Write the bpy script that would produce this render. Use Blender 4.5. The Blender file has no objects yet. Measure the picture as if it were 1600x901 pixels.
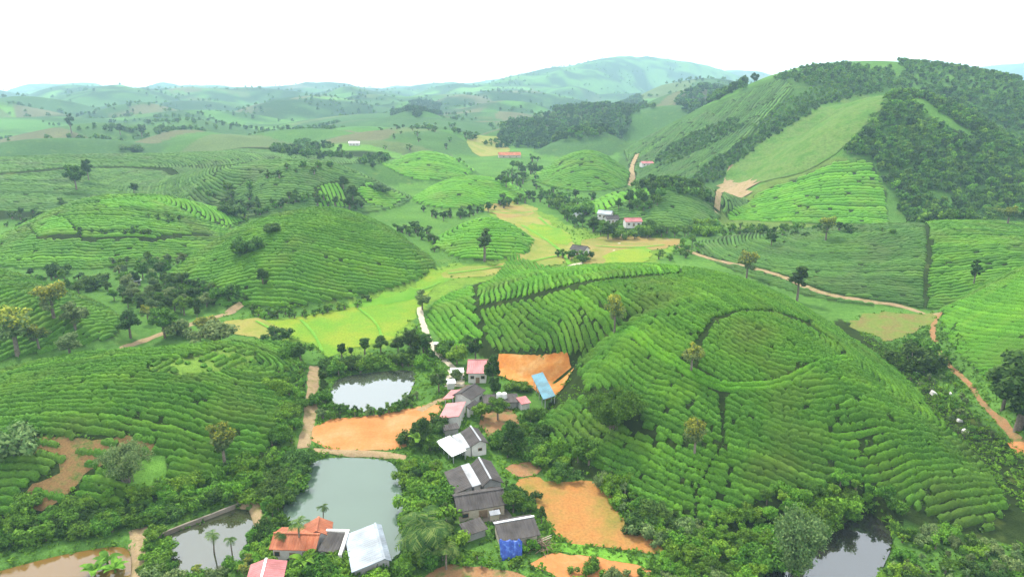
import bpy, math, random, time
import numpy as np
from mathutils import Vector
from mathutils.geometry import delaunay_2d_cdt
T0 = time.time()
rng = np.random.default_rng(7); random.seed(7)
SC = bpy.context.scene; COL = SC.collection
R_ = math.radians

# ------------------------------------------------------------------ camera
F = 1081.0; PITCH = math.atan(310.5 / F); CH = 70.0
cp, sp = math.cos(PITCH), math.sin(PITCH)
cam = bpy.data.cameras.new('camera'); camo = bpy.data.objects.new('camera', cam); COL.objects.link(camo)
cam.sensor_width = 36.0; cam.lens = 36.0 * F / 1600.0
cam.clip_start = 0.5; cam.clip_end = 30000
camo.location = (0, 0, CH); camo.rotation_euler = (math.pi / 2 - PITCH, 0, 0)
SC.camera = camo

# ------------------------------------------------------------------ world, sun, exposure
SUN_EL, SUN_AZ = 50.0, 328.0           # degrees; azimuth clockwise from +Y
w = bpy.data.worlds.new('World'); SC.world = w; w.use_nodes = True
nt = w.node_tree; nt.nodes.clear()
wo = nt.nodes.new('ShaderNodeOutputWorld'); bg = nt.nodes.new('ShaderNodeBackground')
sky = nt.nodes.new('ShaderNodeTexSky'); sky.sky_type = 'NISHITA'; sky.sun_disc = False
sky.sun_elevation = R_(SUN_EL); sky.sun_rotation = R_(SUN_AZ); sky.dust_density = 3.0; sky.air_density = 1.0
mixw = nt.nodes.new('ShaderNodeMix'); mixw.data_type = 'RGBA'
mixw.inputs['Factor'].default_value = 0.82                     # thin white overcast over the clear sky
mixw.inputs['B'].default_value = (10.6, 10.8, 11.0, 1)
nt.links.new(sky.outputs[0], mixw.inputs['A']); nt.links.new(mixw.outputs['Result'], bg.inputs[0])
bg.inputs[1].default_value = 0.1
nt.links.new(bg.outputs[0], wo.inputs[0])
sun = bpy.data.lights.new('sun', 'SUN'); suno = bpy.data.objects.new('sun', sun); COL.objects.link(suno)
sun.energy = 2.8; sun.angle = R_(9); sun.color = (1.0, 0.95, 0.86)
suno.rotation_euler = (R_(90 - SUN_EL), 0, R_(180 - SUN_AZ) )
suno.location = (0, 0, 300)
SC.view_settings.view_transform = 'Standard'; SC.view_settings.look = 'None'
SC.view_settings.gamma = 1.0; SC.view_settings.use_curve_mapping = False
SC.view_settings.exposure = 1.36
SC.render.engine = 'CYCLES'
SC.cycles.max_bounces = 6; SC.cycles.diffuse_bounces = 3; SC.cycles.glossy_bounces = 2
SC.cycles.transmission_bounces = 3; SC.cycles.volume_bounces = 1; SC.cycles.transparent_max_bounces = 8
SC.cycles.use_denoising = True
SC.cycles.use_adaptive_sampling = True; SC.cycles.adaptive_threshold = 0.02

# ------------------------------------------------------------------ pixel geometry of the photograph (1600 x 901)
def ray(u, v):
    x = (u - 800) / F; y = -(v - 450.5) / F
    return np.array([x, cp + y * sp, -sp + y * cp])
def px(u, v, z=0.0):
    d = ray(u, v); t = (z - CH) / d[2]
    return np.array([d[0] * t, d[1] * t])
def depth(x, y, z): return y * cp - (z - CH) * sp

def snoise(x, y, s, seed=0):
    """smooth pseudo noise, about -1..1, wavelength about s metres"""
    k = 2 * math.pi / s; o = seed * 12.9898
    return (np.sin(k * (x * .80 + y * .60) + o) + np.sin(k * (-x * .64 + y * .77) * 1.23 + o * 1.7 + 1.3)
            + np.sin(k * (x * .31 - y * .95) * 1.71 + o * .6 + 2.1) * .7 + np.sin(k * (x * .97 + y * .22) * 2.37 + o * 2.3) * .5) / 2.4

def hashn(i, seed=0):
    a = np.sin(np.asarray(i, float) * 12.9898 + seed * 78.233) * 43758.5453
    return a - np.floor(a)
def vnoise(x, y, s, seed=0):
    """value noise 0..1"""
    X = np.asarray(x) / s; Y = np.asarray(y) / s
    x0 = np.floor(X); y0 = np.floor(Y); fx = X - x0; fy = Y - y0
    fx = fx * fx * (3 - 2 * fx); fy = fy * fy * (3 - 2 * fy)
    h = lambda a, b: hashn(a * 1.0 + b * 57.0, seed)
    return (h(x0, y0) * (1 - fx) + h(x0 + 1, y0) * fx) * (1 - fy) + (h(x0, y0 + 1) * (1 - fx) + h(x0 + 1, y0 + 1) * fx) * fy

def inpoly(x, y, poly):
    x = np.asarray(x, float); y = np.asarray(y, float)
    p = np.asarray(poly, float); res = np.zeros(x.shape, bool)
    m = (x >= p[:, 0].min()) & (x <= p[:, 0].max()) & (y >= p[:, 1].min()) & (y <= p[:, 1].max())
    if not m.any(): return res
    xs, ys = x[m], y[m]; r = np.zeros(xs.shape, bool)
    j = len(p) - 1
    for i in range(len(p)):
        xi, yi = p[i]; xj, yj = p[j]
        if yi != yj:
            c = ((yi > ys) != (yj > ys)) & (xs < (xj - xi) * (ys - yi) / (yj - yi) + xi)
            r ^= c
        j = i
    res[m] = r; return res
def polydist(x, y, poly):
    """distance to the polygon's outline"""
    p = np.asarray(poly, float); d = np.full(np.shape(x), 1e9)
    for i in range(len(p)):
        a, b = p[i - 1], p[i]; ab = b - a; L = max(ab @ ab, 1e-9)
        t = np.clip(((x - a[0]) * ab[0] + (y - a[1]) * ab[1]) / L, 0, 1)
        d = np.minimum(d, np.hypot(x - a[0] - t * ab[0], y - a[1] - t * ab[1]))
    return d
def smooth_poly(pts, n=3):
    p = np.asarray(pts, float)
    for _ in range(n):
        q = np.roll(p, -1, 0)
        p = np.stack([p * .75 + q * .25, p * .25 + q * .75], 1).reshape(-1, 2)
    return p

# ------------------------------------------------------------------ terrain
HILLS = {
    'A': (-78.9, 136.2, 12.63, 1.26, [71, 72, 69, 65, 61, 57, 53, 49, 45, 40, 38, 36, 35, 35, 35, 36, 36, 36, 35, 34, 36, 38, 40, 42, 48, 54, 55, 52, 48, 46, 49, 55, 60, 64, 67, 69]),
    'B': (-201.7, 201.7, 22.54, 1.1, [55, 52, 49, 50, 52, 54, 56, 59, 61, 63, 65, 67, 69, 71, 73, 76, 85, 94, 87, 75, 66, 58, 50, 44, 44, 44, 45, 47, 49, 52, 56, 59, 62, 64, 62, 58]),
    'C': (-82.9, 277.9, 22.39, 1.11, [50, 54, 57, 59, 59, 60, 60, 62, 65, 65, 64, 62, 60, 58, 57, 56, 55, 55, 53, 51, 48, 46, 48, 56, 63, 68, 66, 62, 58, 54, 50, 47, 44, 42, 44, 47]),
    'D': (-192.9, 336.8, 19.93, 1.6, [61, 62, 63, 64, 65, 66, 67, 68, 69, 70, 72, 74, 78, 79, 76, 72, 68, 63, 59, 54, 52, 57, 65, 72, 77, 74, 67, 61, 57, 57, 60, 62, 64, 63, 62, 60]),
    'F': (-10.8, 321.8, 11.1, 1.26, [29, 29, 29, 29, 30, 32, 36, 39, 41, 41, 40, 38, 35, 31, 27, 24, 23, 23, 23, 23, 23, 23, 22, 23, 23, 23, 23, 23, 24, 25, 26, 27, 28, 28, 28, 29]),
    'G': (-30.0, 468.7, 14.05, 1.16, [36, 38, 41, 44, 47, 50, 55, 59, 62, 60, 53, 49, 48, 47, 46, 46, 46, 45, 44, 45, 47, 49, 48, 46, 43, 41, 39, 37, 35, 34, 32, 30, 28, 28, 30, 33]),
    'H': (-73.8, 599.1, 18.79, 1.1, [44, 45, 46, 48, 49, 53, 58, 64, 69, 72, 72, 70, 66, 61, 57, 52, 48, 46, 46, 46, 46, 47, 47, 48, 48, 48, 49, 49, 48, 47, 45, 44, 42, 41, 42, 43]),
    'I': (61.9, 569.1, 22.36, 1.85, [54, 55, 57, 58, 60, 66, 75, 85, 92, 90, 82, 71, 59, 53, 51, 50, 49, 47, 46, 45, 44, 43, 44, 46, 48, 50, 52, 53, 53, 52, 51, 51, 50, 50, 51, 52]),
    'J': (88.1, 399.7, 17.2, 1.1, [49, 52, 55, 57, 60, 62, 64, 66, 66, 60, 54, 49, 46, 42, 39, 36, 34, 40, 49, 58, 67, 73, 69, 63, 57, 51, 44, 40, 40, 43, 45, 48, 50, 52, 48, 47]),
    'L': (185.9, 283.5, 14.8, 1.41, [104, 101, 100, 100, 96, 86, 82, 85, 88, 91, 94, 97, 100, 103, 106, 108, 108, 107, 108, 112, 117, 120, 113, 103, 93, 82, 72, 62, 52, 47, 58, 73, 89, 103, 111, 110]),
    'M': (183.9, 173.7, 32.9, 1.1, [67, 71, 78, 93, 103, 102, 100, 98, 96, 95, 93, 91, 88, 85, 81, 78, 74, 70, 67, 67, 68, 68, 69, 69, 70, 70, 70, 70, 68, 66, 63, 61, 63, 62, 62, 64]),
    'N': (43.9, 157.5, 22.66, 1.31, [34, 34, 39, 44, 50, 53, 55, 60, 62, 62, 60, 62, 70, 68, 62, 57, 54, 54, 55, 57, 60, 64, 73, 84, 95, 104, 111, 119, 120, 116, 111, 105, 93, 71, 57, 46]),
    'E': (-136.0, 451.0, 26.69, 1.57, [148, 127, 106, 85, 67, 63, 66, 69, 72, 74, 76, 77, 78, 79, 79, 79, 78, 76, 75, 74, 73, 72, 69, 66, 63, 60, 62, 64, 66, 70, 81, 94, 108, 128, 148, 161]),
    'Ee': (-361.6, 496.5, 22.64, 1.1, [236, 231, 216, 200, 184, 172, 167, 164, 162, 160, 157, 155, 155, 171, 193, 199, 190, 173, 175, 239, 323, 376, 327, 246, 177, 142, 118, 96, 85, 76, 67, 67, 96, 133, 171, 209]),
    'K': (352.6, 771.6, 97.61, 1.71, [266, 279, 292, 306, 339, 382, 384, 348, 306, 265, 243, 284, 344, 405, 452, 452, 439, 426, 409, 382, 351, 321, 294, 280, 269, 258, 248, 244, 241, 237, 233, 224, 215, 205, 213, 250]),
    'Kk': (281.6, 529.1, 65.68, 1.9, [122, 137, 154, 179, 208, 212, 196, 177, 166, 159, 155, 151, 148, 144, 140, 138, 140, 143, 151, 177, 209, 228, 210, 180, 150, 127, 129, 138, 148, 151, 137, 116, 96, 82, 91, 106]),
    'R': (685, 4163, 238, 1.8, [839, 1013, 1212, 1412, 1593, 1717, 1725, 1445, 1077, 783, 727, 745, 763, 781, 821, 935, 1071, 1208, 1283, 1161, 979, 832, 799, 801, 804, 807, 809, 805, 779, 746, 713, 681, 648, 634, 681, 747]),
}
HL = []
for k, (cx, cy, h, q, Rr) in HILLS.items():
    HL.append((cx, cy, h, q, np.array(Rr, float), max(Rr), 0.0))
# low rolling country behind, out to the horizon
FAR = []
rr = random.Random(11)
def far_dome(x, y, r, h, el=1.0):
    FAR.append((x, y, h)); n = 36
    ph = rr.uniform(0, 6.28)
    Rv = [r * (1 + .18 * math.sin(2 * a + ph) + .1 * math.sin(3 * a + ph * 2)) * (el if False else 1) for a in [(-math.pi + 2 * math.pi * i / n) for i in range(n)]]
    HL.append((x, y, h, rr.uniform(1.15, 1.7), np.array(Rv), max(Rv), 1.0))
for band0, band1, n, hmin, hmax, rmin, rmax in ((560, 800, 16, 8, 17, 60, 110), (800, 1150, 24, 10, 24, 80, 140), (1150, 1700, 30, 12, 25, 110, 200),
                                               (1700, 2600, 46, 26, 50, 120, 240), (2600, 4000, 60, 42, 76, 170, 330), (4000, 7500, 70, 58, 98, 280, 600)):
    k = 0
    while k < n:
        d = rr.uniform(band0, band1); a = R_(rr.uniform(-44, 40))
        x, y = d * math.sin(a), d * math.cos(a)
        u = 800 + F * math.tan(a) / cp
        if d < 1050 and 680 < u < 850: continue                   # the open valley
        if d < 1000 and u > 830: continue
        if d < 700 and u > 560: continue
        hh = rr.uniform(hmin, hmax)
        if u < 60 and d < 1000: hh *= .8
        far_dome(x, y, rr.uniform(rmin, rmax), hh); k += 1
def px_at(u, Y): return (u - 800) / F * (Y * cp + CH * sp * .8)
far_dome(px_at(650, 1250), 1250, 75, 34); far_dome(px_at(930, 1150), 1150, 190, 40); far_dome(px_at(830, 1000), 1000, 110, 22)
far_dome(px_at(1050, 1000), 1000, 150, 46); far_dome(px_at(930, 760), 790, 80, 24); far_dome(px_at(1090, 1250), 1250, 170, 66)
far_dome(px_at(1120, 1900), 1900, 330, 92); far_dome(px_at(1590, 5000), 5000, 760, 235); far_dome(px_at(560, 820), 820, 95, 17)
far_dome(px_at(620, 2300), 2300, 330, 40); far_dome(px_at(490, 900), 900, 110, 22); far_dome(px_at(340, 800), 800, 130, 20)
far_dome(px_at(1130, 5200), 5200, 800, 185); far_dome(px_at(830, 6000), 6000, 900, 165); far_dome(px_at(700, 4600), 4600, 600, 85); far_dome(px_at(90, 720), 720, 120, 22); far_dome(px_at(160, 930), 930, 140, 27)

def _hill(X, Y, hl):
    cx, cy, h, q, Rr, Rm, _ = hl
    dx = X - cx; dy = Y - cy; n = len(Rr)
    i = (np.arctan2(dy, dx) + math.pi) / (2 * math.pi) * n; i0 = np.floor(i); f = i - i0; i0 = i0.astype(int) % n
    rb = Rr[i0] * (1 - f) + Rr[(i0 + 1) % n] * f
    s = np.clip(1 - (dx * dx + dy * dy) / rb ** 2, 0, 1)
    return h * s ** q
PONDS, FLATS, GRADED = [], [], []          # (polygon, level), filled below
def H(X, Y):
    X = np.asarray(X, float); Y = np.asarray(Y, float); sh = X.shape
    X = X.ravel(); Y = Y.ravel()
    acc = np.zeros(X.shape)
    for hl in HL:
        m = (np.abs(X - hl[0]) < hl[5]) & (np.abs(Y - hl[1]) < hl[5])
        if m.any(): acc[m] += _hill(X[m], Y[m], hl) ** 5
    z = acc ** .2
    D = np.hypot(X, Y)
    z = z + snoise(X, Y, 90, 1) * .35 * np.clip((z - .5) / 4, 0, 1) + snoise(X, Y, 37, 2) * .12 * np.clip((z - .5) / 4, 0, 1)
    z = z + (snoise(X, Y, 260, 3) + 1) * 1.6 * np.clip((D - 600) / 500, 0, 1) + np.clip((D - 1100) / 5000, 0, 1) * 6
    z = z + snoise(X, Y, 11, 4) * .06
    fd = np.clip((D - 900) / 1800, 0, 1); m = fd > 0
    if m.any():
        xs, ys = X[m], Y[m]
        rg = (vnoise(xs, ys, 330, 31) * 26 + (1 - np.abs(2 * vnoise(xs, ys, 150, 32) - 1)) * 13 + vnoise(xs, ys, 60, 33) * 4 - 20)
        z[m] += fd[m] * rg * np.clip(.35 + z[m] / 60, .35, 1.1)
    for poly, lev in FLATS:
        ins = inpoly(X, Y, poly)
        if ins.any(): z[ins] = np.minimum(z[ins], lev + snoise(X[ins], Y[ins], 9, 5) * .05)
    for poly, fn in GRADED:
        ins = np.where(inpoly(X, Y, poly))[0]
        if len(ins):
            t = np.clip(polydist(X[ins], Y[ins], poly) / 1.6, 0, 1); t = t * t * (3 - 2 * t)
            z[ins] = z[ins] * (1 - t) + np.minimum(z[ins], fn(X[ins], Y[ins])) * t
    for poly, lev in PONDS:
        p = np.asarray(poly)
        m = (X > p[:, 0].min() - 3) & (X < p[:, 0].max() + 3) & (Y > p[:, 1].min() - 3) & (Y < p[:, 1].max() + 3)
        if m.any():
            xs, ys = X[m], Y[m]; d = polydist(xs, ys, p); d = np.where(inpoly(xs, ys, p), -d, d)
            t = np.clip((1.2 - d) / 2.2, 0, 1); t = t * t * (3 - 2 * t)
            z[m] = z[m] * (1 - t) + (lev - 1.0) * t
    return z.reshape(sh)
def Hs(x, y): return float(H(np.array([x]), np.array([y]))[0])
_tt = 50 * 1.004 ** np.arange(1350)
def hit(u, v):
    """first point of the terrain along the ray through a pixel of the photograph"""
    d = ray(u, v); P = d[None, :] * _tt[:, None]
    g = P[:, 2] + CH - H(P[:, 0], P[:, 1])
    k = np.argmax(g < 0)
    if not (g < 0).any(): k = len(_tt) - 1
    a, b = _tt[max(k - 1, 0)], _tt[k]
    t = a + (b - a) * np.clip(g[max(k - 1, 0)] / max(g[max(k - 1, 0)] - g[k], 1e-9), 0, 1)
    p = d * t
    return np.array([p[0], p[1], Hs(p[0], p[1])])
def hits(pts): return np.array([hit(u, v)[:2] for u, v in pts])
def pxs(pts, z=0.0): return np.array([px(u, v, z) for u, v in pts])

# ponds and levelled ground (on the valley floor, z = 0)
POND_UP = smooth_poly(pxs([(517, 600), (533, 586), (580, 579), (648, 574), (650, 590), (636, 620), (610, 640), (545, 641), (518, 628)]), 2)
POND_BIG = smooth_poly(pxs([(497, 712), (560, 712), (612, 716), (626, 740), (630, 800), (632, 870), (560, 880), (520, 862), (436, 806), (452, 768), (474, 735)]), 2)
POND_SMALL = smooth_poly(pxs([(242, 838), (300, 815), (384, 781), (398, 820), (408, 850), (380, 880), (330, 896), (262, 898)]), 1)
POND_BROWN = smooth_poly(pxs([(-60, 905), (20, 880), (110, 858), (196, 845), (206, 870), (200, 920), (80, 960), (-60, 960)]), 2)
POND_RIGHT = smooth_poly(pxs([(1180, 905), (1215, 880), (1290, 842), (1335, 795), (1362, 792), (1402, 832), (1378, 888), (1350, 930), (1250, 935)]), 2)
POND_LEV = -0.35
PONDS += [(POND_UP, POND_LEV), (POND_BIG, POND_LEV), (POND_SMALL, POND_LEV - .3), (POND_BROWN, POND_LEV - .2), (POND_RIGHT, POND_LEV - .2)]
YARD = pxs([(690, 545), (756, 566), (758, 602), (785, 622), (812, 645), (832, 695), (800, 740), (870, 800), (930, 860), (900, 905), (640, 905), (640, 720), (660, 640)])
FLATS += [(YARD, .05)]
PIT = np.array([px(u, v, z) for u, v, z in ((777, 556, 1.7), (830, 553, 5.0), (886, 557, 6.5), (896, 583, 3.4), (886, 604, 1.2), (868, 619, .2), (854, 625, .1), (832, 606, .1), (800, 596, 0), (777, 586, 0))])
def pit_floor(x, y):
    t = np.clip(y - (163.6 - (x + 3.8) * 1.045), 0, 30)
    return .12 + .02 * t + .031 * t * t + .10 * snoise(x, y, 6, 8)
GRADED += [(PIT.mean(0) + (PIT - PIT.mean(0)) * 1.12, pit_floor)]

# ------------------------------------------------------------------ mesh helpers
def mesh_np(name, V, Fq, mats=(), smooth=False, midx=None):
    V = np.asarray(V, np.float32).reshape(-1, 3); Fq = np.asarray(Fq, np.int32)
    n, k = Fq.shape
    me = bpy.data.meshes.new(name)
    me.vertices.add(len(V)); me.vertices.foreach_set('co', V.ravel())
    me.loops.add(n * k); me.loops.foreach_set('vertex_index', Fq.ravel())
    me.polygons.add(n); me.polygons.foreach_set('loop_start', np.arange(0, n * k, k, dtype=np.int32))
    me.polygons.foreach_set('loop_total', np.full(n, k, np.int32))
    if smooth: me.polygons.foreach_set('use_smooth', np.ones(n, bool))
    for m in mats: me.materials.append(m)
    if midx is not None: me.polygons.foreach_set('material_index', np.asarray(midx, np.int32))
    me.update(calc_edges=True); return me
def mesh_py(name, V, Fs, mats=(), midx=None):
    me = bpy.data.meshes.new(name); me.from_pydata([tuple(map(float, v)) for v in V], [], [tuple(int(i) for i in f) for f in Fs])
    for m in mats: me.materials.append(m)
    if midx is not None: me.polygons.foreach_set('material_index', np.asarray(midx, np.int32))
    me.update(); return me
def obj(name, me, parent=None, label=None, cat=None, group=None, kind=None, loc=None, rz=None, scale=None):
    o = bpy.data.objects.new(name, me); COL.objects.link(o)
    if parent is not None: o.parent = parent
    if loc is not None: o.location = loc
    if rz is not None: o.rotation_euler = (0, 0, rz)
    if scale is not None: o.scale = scale
    if label: o['label'] = label
    if cat: o['category'] = cat
    if group: o['group'] = group
    if kind: o['kind'] = kind
    return o
def grid_faces(nr, nc, off=0):
    i = np.arange(nr - 1)[:, None] * nc + np.arange(nc - 1)[None, :] + off
    return np.stack([i, i + 1, i + nc + 1, i + nc], -1).reshape(-1, 4)

# ------------------------------------------------------------------ materials
def new_mat(name):
    m = bpy.data.materials.new(name); m.use_nodes = True
    t = m.node_tree; b = t.nodes['Principled BSDF']; return m, t, b
def nd(t, kind, **kw):
    n = t.nodes.new(kind)
    for k, v in kw.items(): setattr(n, k, v)
    return n
def noise(t, scale, detail=4, rough=.6, vec=None, dist=0.0):
    n = nd(t, 'ShaderNodeTexNoise'); n.inputs['Scale'].default_value = scale; n.inputs['Detail'].default_value = detail
    n.inputs['Roughness'].default_value = rough; n.inputs['Distortion'].default_value = dist
    if vec is not None: t.links.new(vec, n.inputs['Vector'])
    return n
def ramp(t, fac, stops):
    r = nd(t, 'ShaderNodeValToRGB'); e = r.color_ramp.elements
    while len(e) < len(stops): e.new(.5)
    for el, (p, c) in zip(e, stops):
        el.position = p; el.color = (*c, 1)
    t.links.new(fac, r.inputs['Fac']); return r
def mixc(t, a, b, fac, mode='MIX'):
    m = nd(t, 'ShaderNodeMix', data_type='RGBA', blend_type=mode)
    for s, x in (('A', a), ('B', b)):
        if isinstance(x, (tuple, list)): m.inputs[s].default_value = (*x, 1)
        else: t.links.new(x, m.inputs[s])
    if isinstance(fac, (int, float)): m.inputs['Factor'].default_value = fac
    else: t.links.new(fac, m.inputs['Factor'])
    return m.outputs['Result']
def wpos(t): return nd(t, 'ShaderNodeNewGeometry').outputs['Position']
def bump(t, b, h, strength=.5, dist=.1):
    n = nd(t, 'ShaderNodeBump'); n.inputs['Strength'].default_value = strength; n.inputs['Distance'].default_value = dist
    t.links.new(h, n.inputs['Height']); t.links.new(n.outputs[0], b.inputs['Normal'])
def var_mat(name, stops, scale=.3, rough=.9, fine=3.0, bmp=.4, bdist=.15, spec=.02, fine_amt=.5):
    """earth or paint: large blotches through a ramp, finer grain multiplied on top"""
    m, t, b = new_mat(name); p = wpos(t)
    n1 = noise(t, scale, 5, .65, p); c = ramp(t, n1.outputs['Fac'], stops).outputs[0]
    n2 = noise(t, fine, 4, .7, p); g = ramp(t, n2.outputs['Fac'], [(.25, (1 - fine_amt,) * 3), (.75, (1 + fine_amt * .5,) * 3)]).outputs[0]
    c = mixc(t, c, g, 1.0, 'MULTIPLY')
    t.links.new(c, b.inputs['Base Color']); b.inputs['Roughness'].default_value = rough
    b.inputs['Specular IOR Level'].default_value = spec
    if bmp: bump(t, b, n2.outputs['Fac'], bmp, bdist)
    return m
def leaf_mat(name, dark, mid, light, trans=.36):
    m, t, b = new_mat(name)
    g = nd(t, 'ShaderNodeNewGeometry'); oi = nd(t, 'ShaderNodeObjectInfo')
    r = ramp(t, g.outputs['Random Per Island'], [(0, dark), (.5, mid), (1, light)]).outputs[0]
    n = noise(t, .55, 3, .6, g.outputs['Position']); k = ramp(t, n.outputs['Fac'], [(.3, (.72, .78, .7)), (.7, (1.25, 1.2, 1.1))]).outputs[0]
    c = mixc(t, r, k, 1.0, 'MULTIPLY')
    hv = nd(t, 'ShaderNodeHueSaturation'); t.links.new(c, hv.inputs['Color'])
    mr = nd(t, 'ShaderNodeMapRange'); mr.inputs['To Min'].default_value = .75; mr.inputs['To Max'].default_value = 1.3
    t.links.new(oi.outputs['Random'], mr.inputs['Value']); t.links.new(mr.outputs[0], hv.inputs['Value'])
    mh = nd(t, 'ShaderNodeMapRange'); mh.inputs['To Min'].default_value = .485; mh.inputs['To Max'].default_value = .515
    wn = nd(t, 'ShaderNodeTexWhiteNoise', noise_dimensions='1D'); t.links.new(oi.outputs['Random'], wn.inputs['W'])
    t.links.new(wn.outputs['Value'], mh.inputs['Value']); t.links.new(mh.outputs[0], hv.inputs['Hue'])
    t.links.new(hv.outputs[0], b.inputs['Base Color']); b.inputs['Roughness'].default_value = .6
    b.inputs['Specular IOR Level'].default_value = .05
    tr = nd(t, 'ShaderNodeBsdfTranslucent'); t.links.new(hv.outputs[0], tr.inputs['Color'])
    ms = nd(t, 'ShaderNodeMixShader'); ms.inputs[0].default_value = trans
    t.links.new(b.outputs[0], ms.inputs[1]); t.links.new(tr.outputs[0], ms.inputs[2])
    t.links.new(ms.outputs[0], t.nodes['Material Output'].inputs['Surface']); return m
def tea_mat(name, a, b_, c, flush):
    """plucked tea hedge: leaf mottling, paler young shoots in patches"""
    m, t, b = new_mat(name); p = wpos(t); oi = nd(t, 'ShaderNodeObjectInfo')
    n1 = noise(t, 3.2, 4, .75, p); col = ramp(t, n1.outputs['Fac'], [(.3, a), (.5, b_), (.72, c)]).outputs[0]
    n2 = noise(t, .09, 3, .55, p); f = nd(t, 'ShaderNodeMapRange'); f.inputs['From Min'].default_value = .42; f.inputs['From Max'].default_value = .68
    t.links.new(n2.outputs['Fac'], f.inputs['Value'])
    col = mixc(t, col, flush, nd_mul(t, f.outputs[0], .55))
    n4 = noise(t, .045, 3, .6, p); f4 = nd(t, 'ShaderNodeMapRange'); f4.inputs['From Min'].default_value = .5; f4.inputs['From Max'].default_value = .7
    t.links.new(n4.outputs['Fac'], f4.inputs['Value'])
    col = mixc(t, col, (a[0] * 2.6, a[1] * 1.35, a[2] * 3.0), nd_mul(t, f4.outputs[0], .65))
    mr = nd(t, 'ShaderNodeMapRange'); mr.inputs['To Min'].default_value = .9; mr.inputs['To Max'].default_value = 1.1
    t.links.new(oi.outputs['Random'], mr.inputs['Value'])
    gi = nd(t, 'ShaderNodeNewGeometry'); ki = ramp(t, gi.outputs['Random Per Island'], [(0, (.72, .74, .7)), (.5, (1, 1, 1)), (1, (1.35, 1.3, 1.2))]).outputs[0]
    col = mixc(t, col, ki, 1.0, 'MULTIPLY')
    hv = nd(t, 'ShaderNodeHueSaturation'); t.links.new(col, hv.inputs['Color']); t.links.new(mr.outputs[0], hv.inputs['Value'])
    t.links.new(hv.outputs[0], b.inputs['Base Color']); b.inputs['Roughness'].default_value = .75
    b.inputs['Specular IOR Level'].default_value = .04
    n3 = noise(t, 5.0, 3, .7, p); bump(t, b, n3.outputs['Fac'], .9, .35)
    return m
def nd_mul(t, s, k):
    n = nd(t, 'ShaderNodeMath', operation='MULTIPLY'); t.links.new(s, n.inputs[0]); n.inputs[1].default_value = k; return n.outputs[0]
def plain(name, c, rough=.7, metal=0, spec=.3, dirt=.25, scale=.6):
    m, t, b = new_mat(name); p = wpos(t); n = noise(t, scale, 5, .7, p); n2 = noise(t, 6, 3, .6, p)
    k = ramp(t, n.outputs['Fac'], [(.3, (1 - dirt,) * 3), (.65, (1.0,) * 3)]).outputs[0]
    k2 = ramp(t, n2.outputs['Fac'], [(.3, (1 - dirt * .5,) * 3), (.7, (1.0,) * 3)]).outputs[0]
    cc = mixc(t, mixc(t, c, k, 1, 'MULTIPLY'), k2, 1, 'MULTIPLY')
    t.links.new(cc, b.inputs['Base Color']); b.inputs['Roughness'].default_value = rough; b.inputs['Metallic'].default_value = metal
    b.inputs['Specular IOR Level'].default_value = spec; return m
M = {}
M['tea'] = tea_mat('tea_leaves', (.024, .066, .007), (.052, .146, .014), (.100, .218, .024), (.104, .226, .015))
M['tea_bright'] = tea_mat('tea_leaves_young', (.032, .100, .008), (.064, .190, .014), (.108, .258, .024), (.116, .268, .016))
M['tea_dull'] = tea_mat('tea_leaves_old', (.022, .058, .012), (.048, .115, .022), (.084, .170, .036), (.084, .165, .024))
M['bark'] = var_mat('bark', [(.3, (.10, .08, .06)), (.7, (.22, .19, .15))], 2.0, .95, 8, .6, .05)
M['leaf'] = leaf_mat('leaf_green', (.034, .086, .011), (.070, .160, .018), (.122, .245, .030))
M['leaf_dark'] = leaf_mat('leaf_dark', (.022, .054, .012), (.044, .096, .019), (.078, .150, .028))
M['leaf_bright'] = leaf_mat('leaf_bright', (.054, .130, .012), (.100, .222, .020), (.165, .310, .034))
M['leaf_yellow'] = leaf_mat('leaf_yellow', (.10, .15, .02), (.20, .24, .03), (.36, .36, .05))
M['leaf_grey'] = leaf_mat('leaf_grey', (.060, .110, .035), (.110, .175, .058), (.180, .240, .090))
M['palm'] = leaf_mat('palm_leaf', (.03, .075, .02), (.07, .14, .03), (.16, .22, .06))

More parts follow.
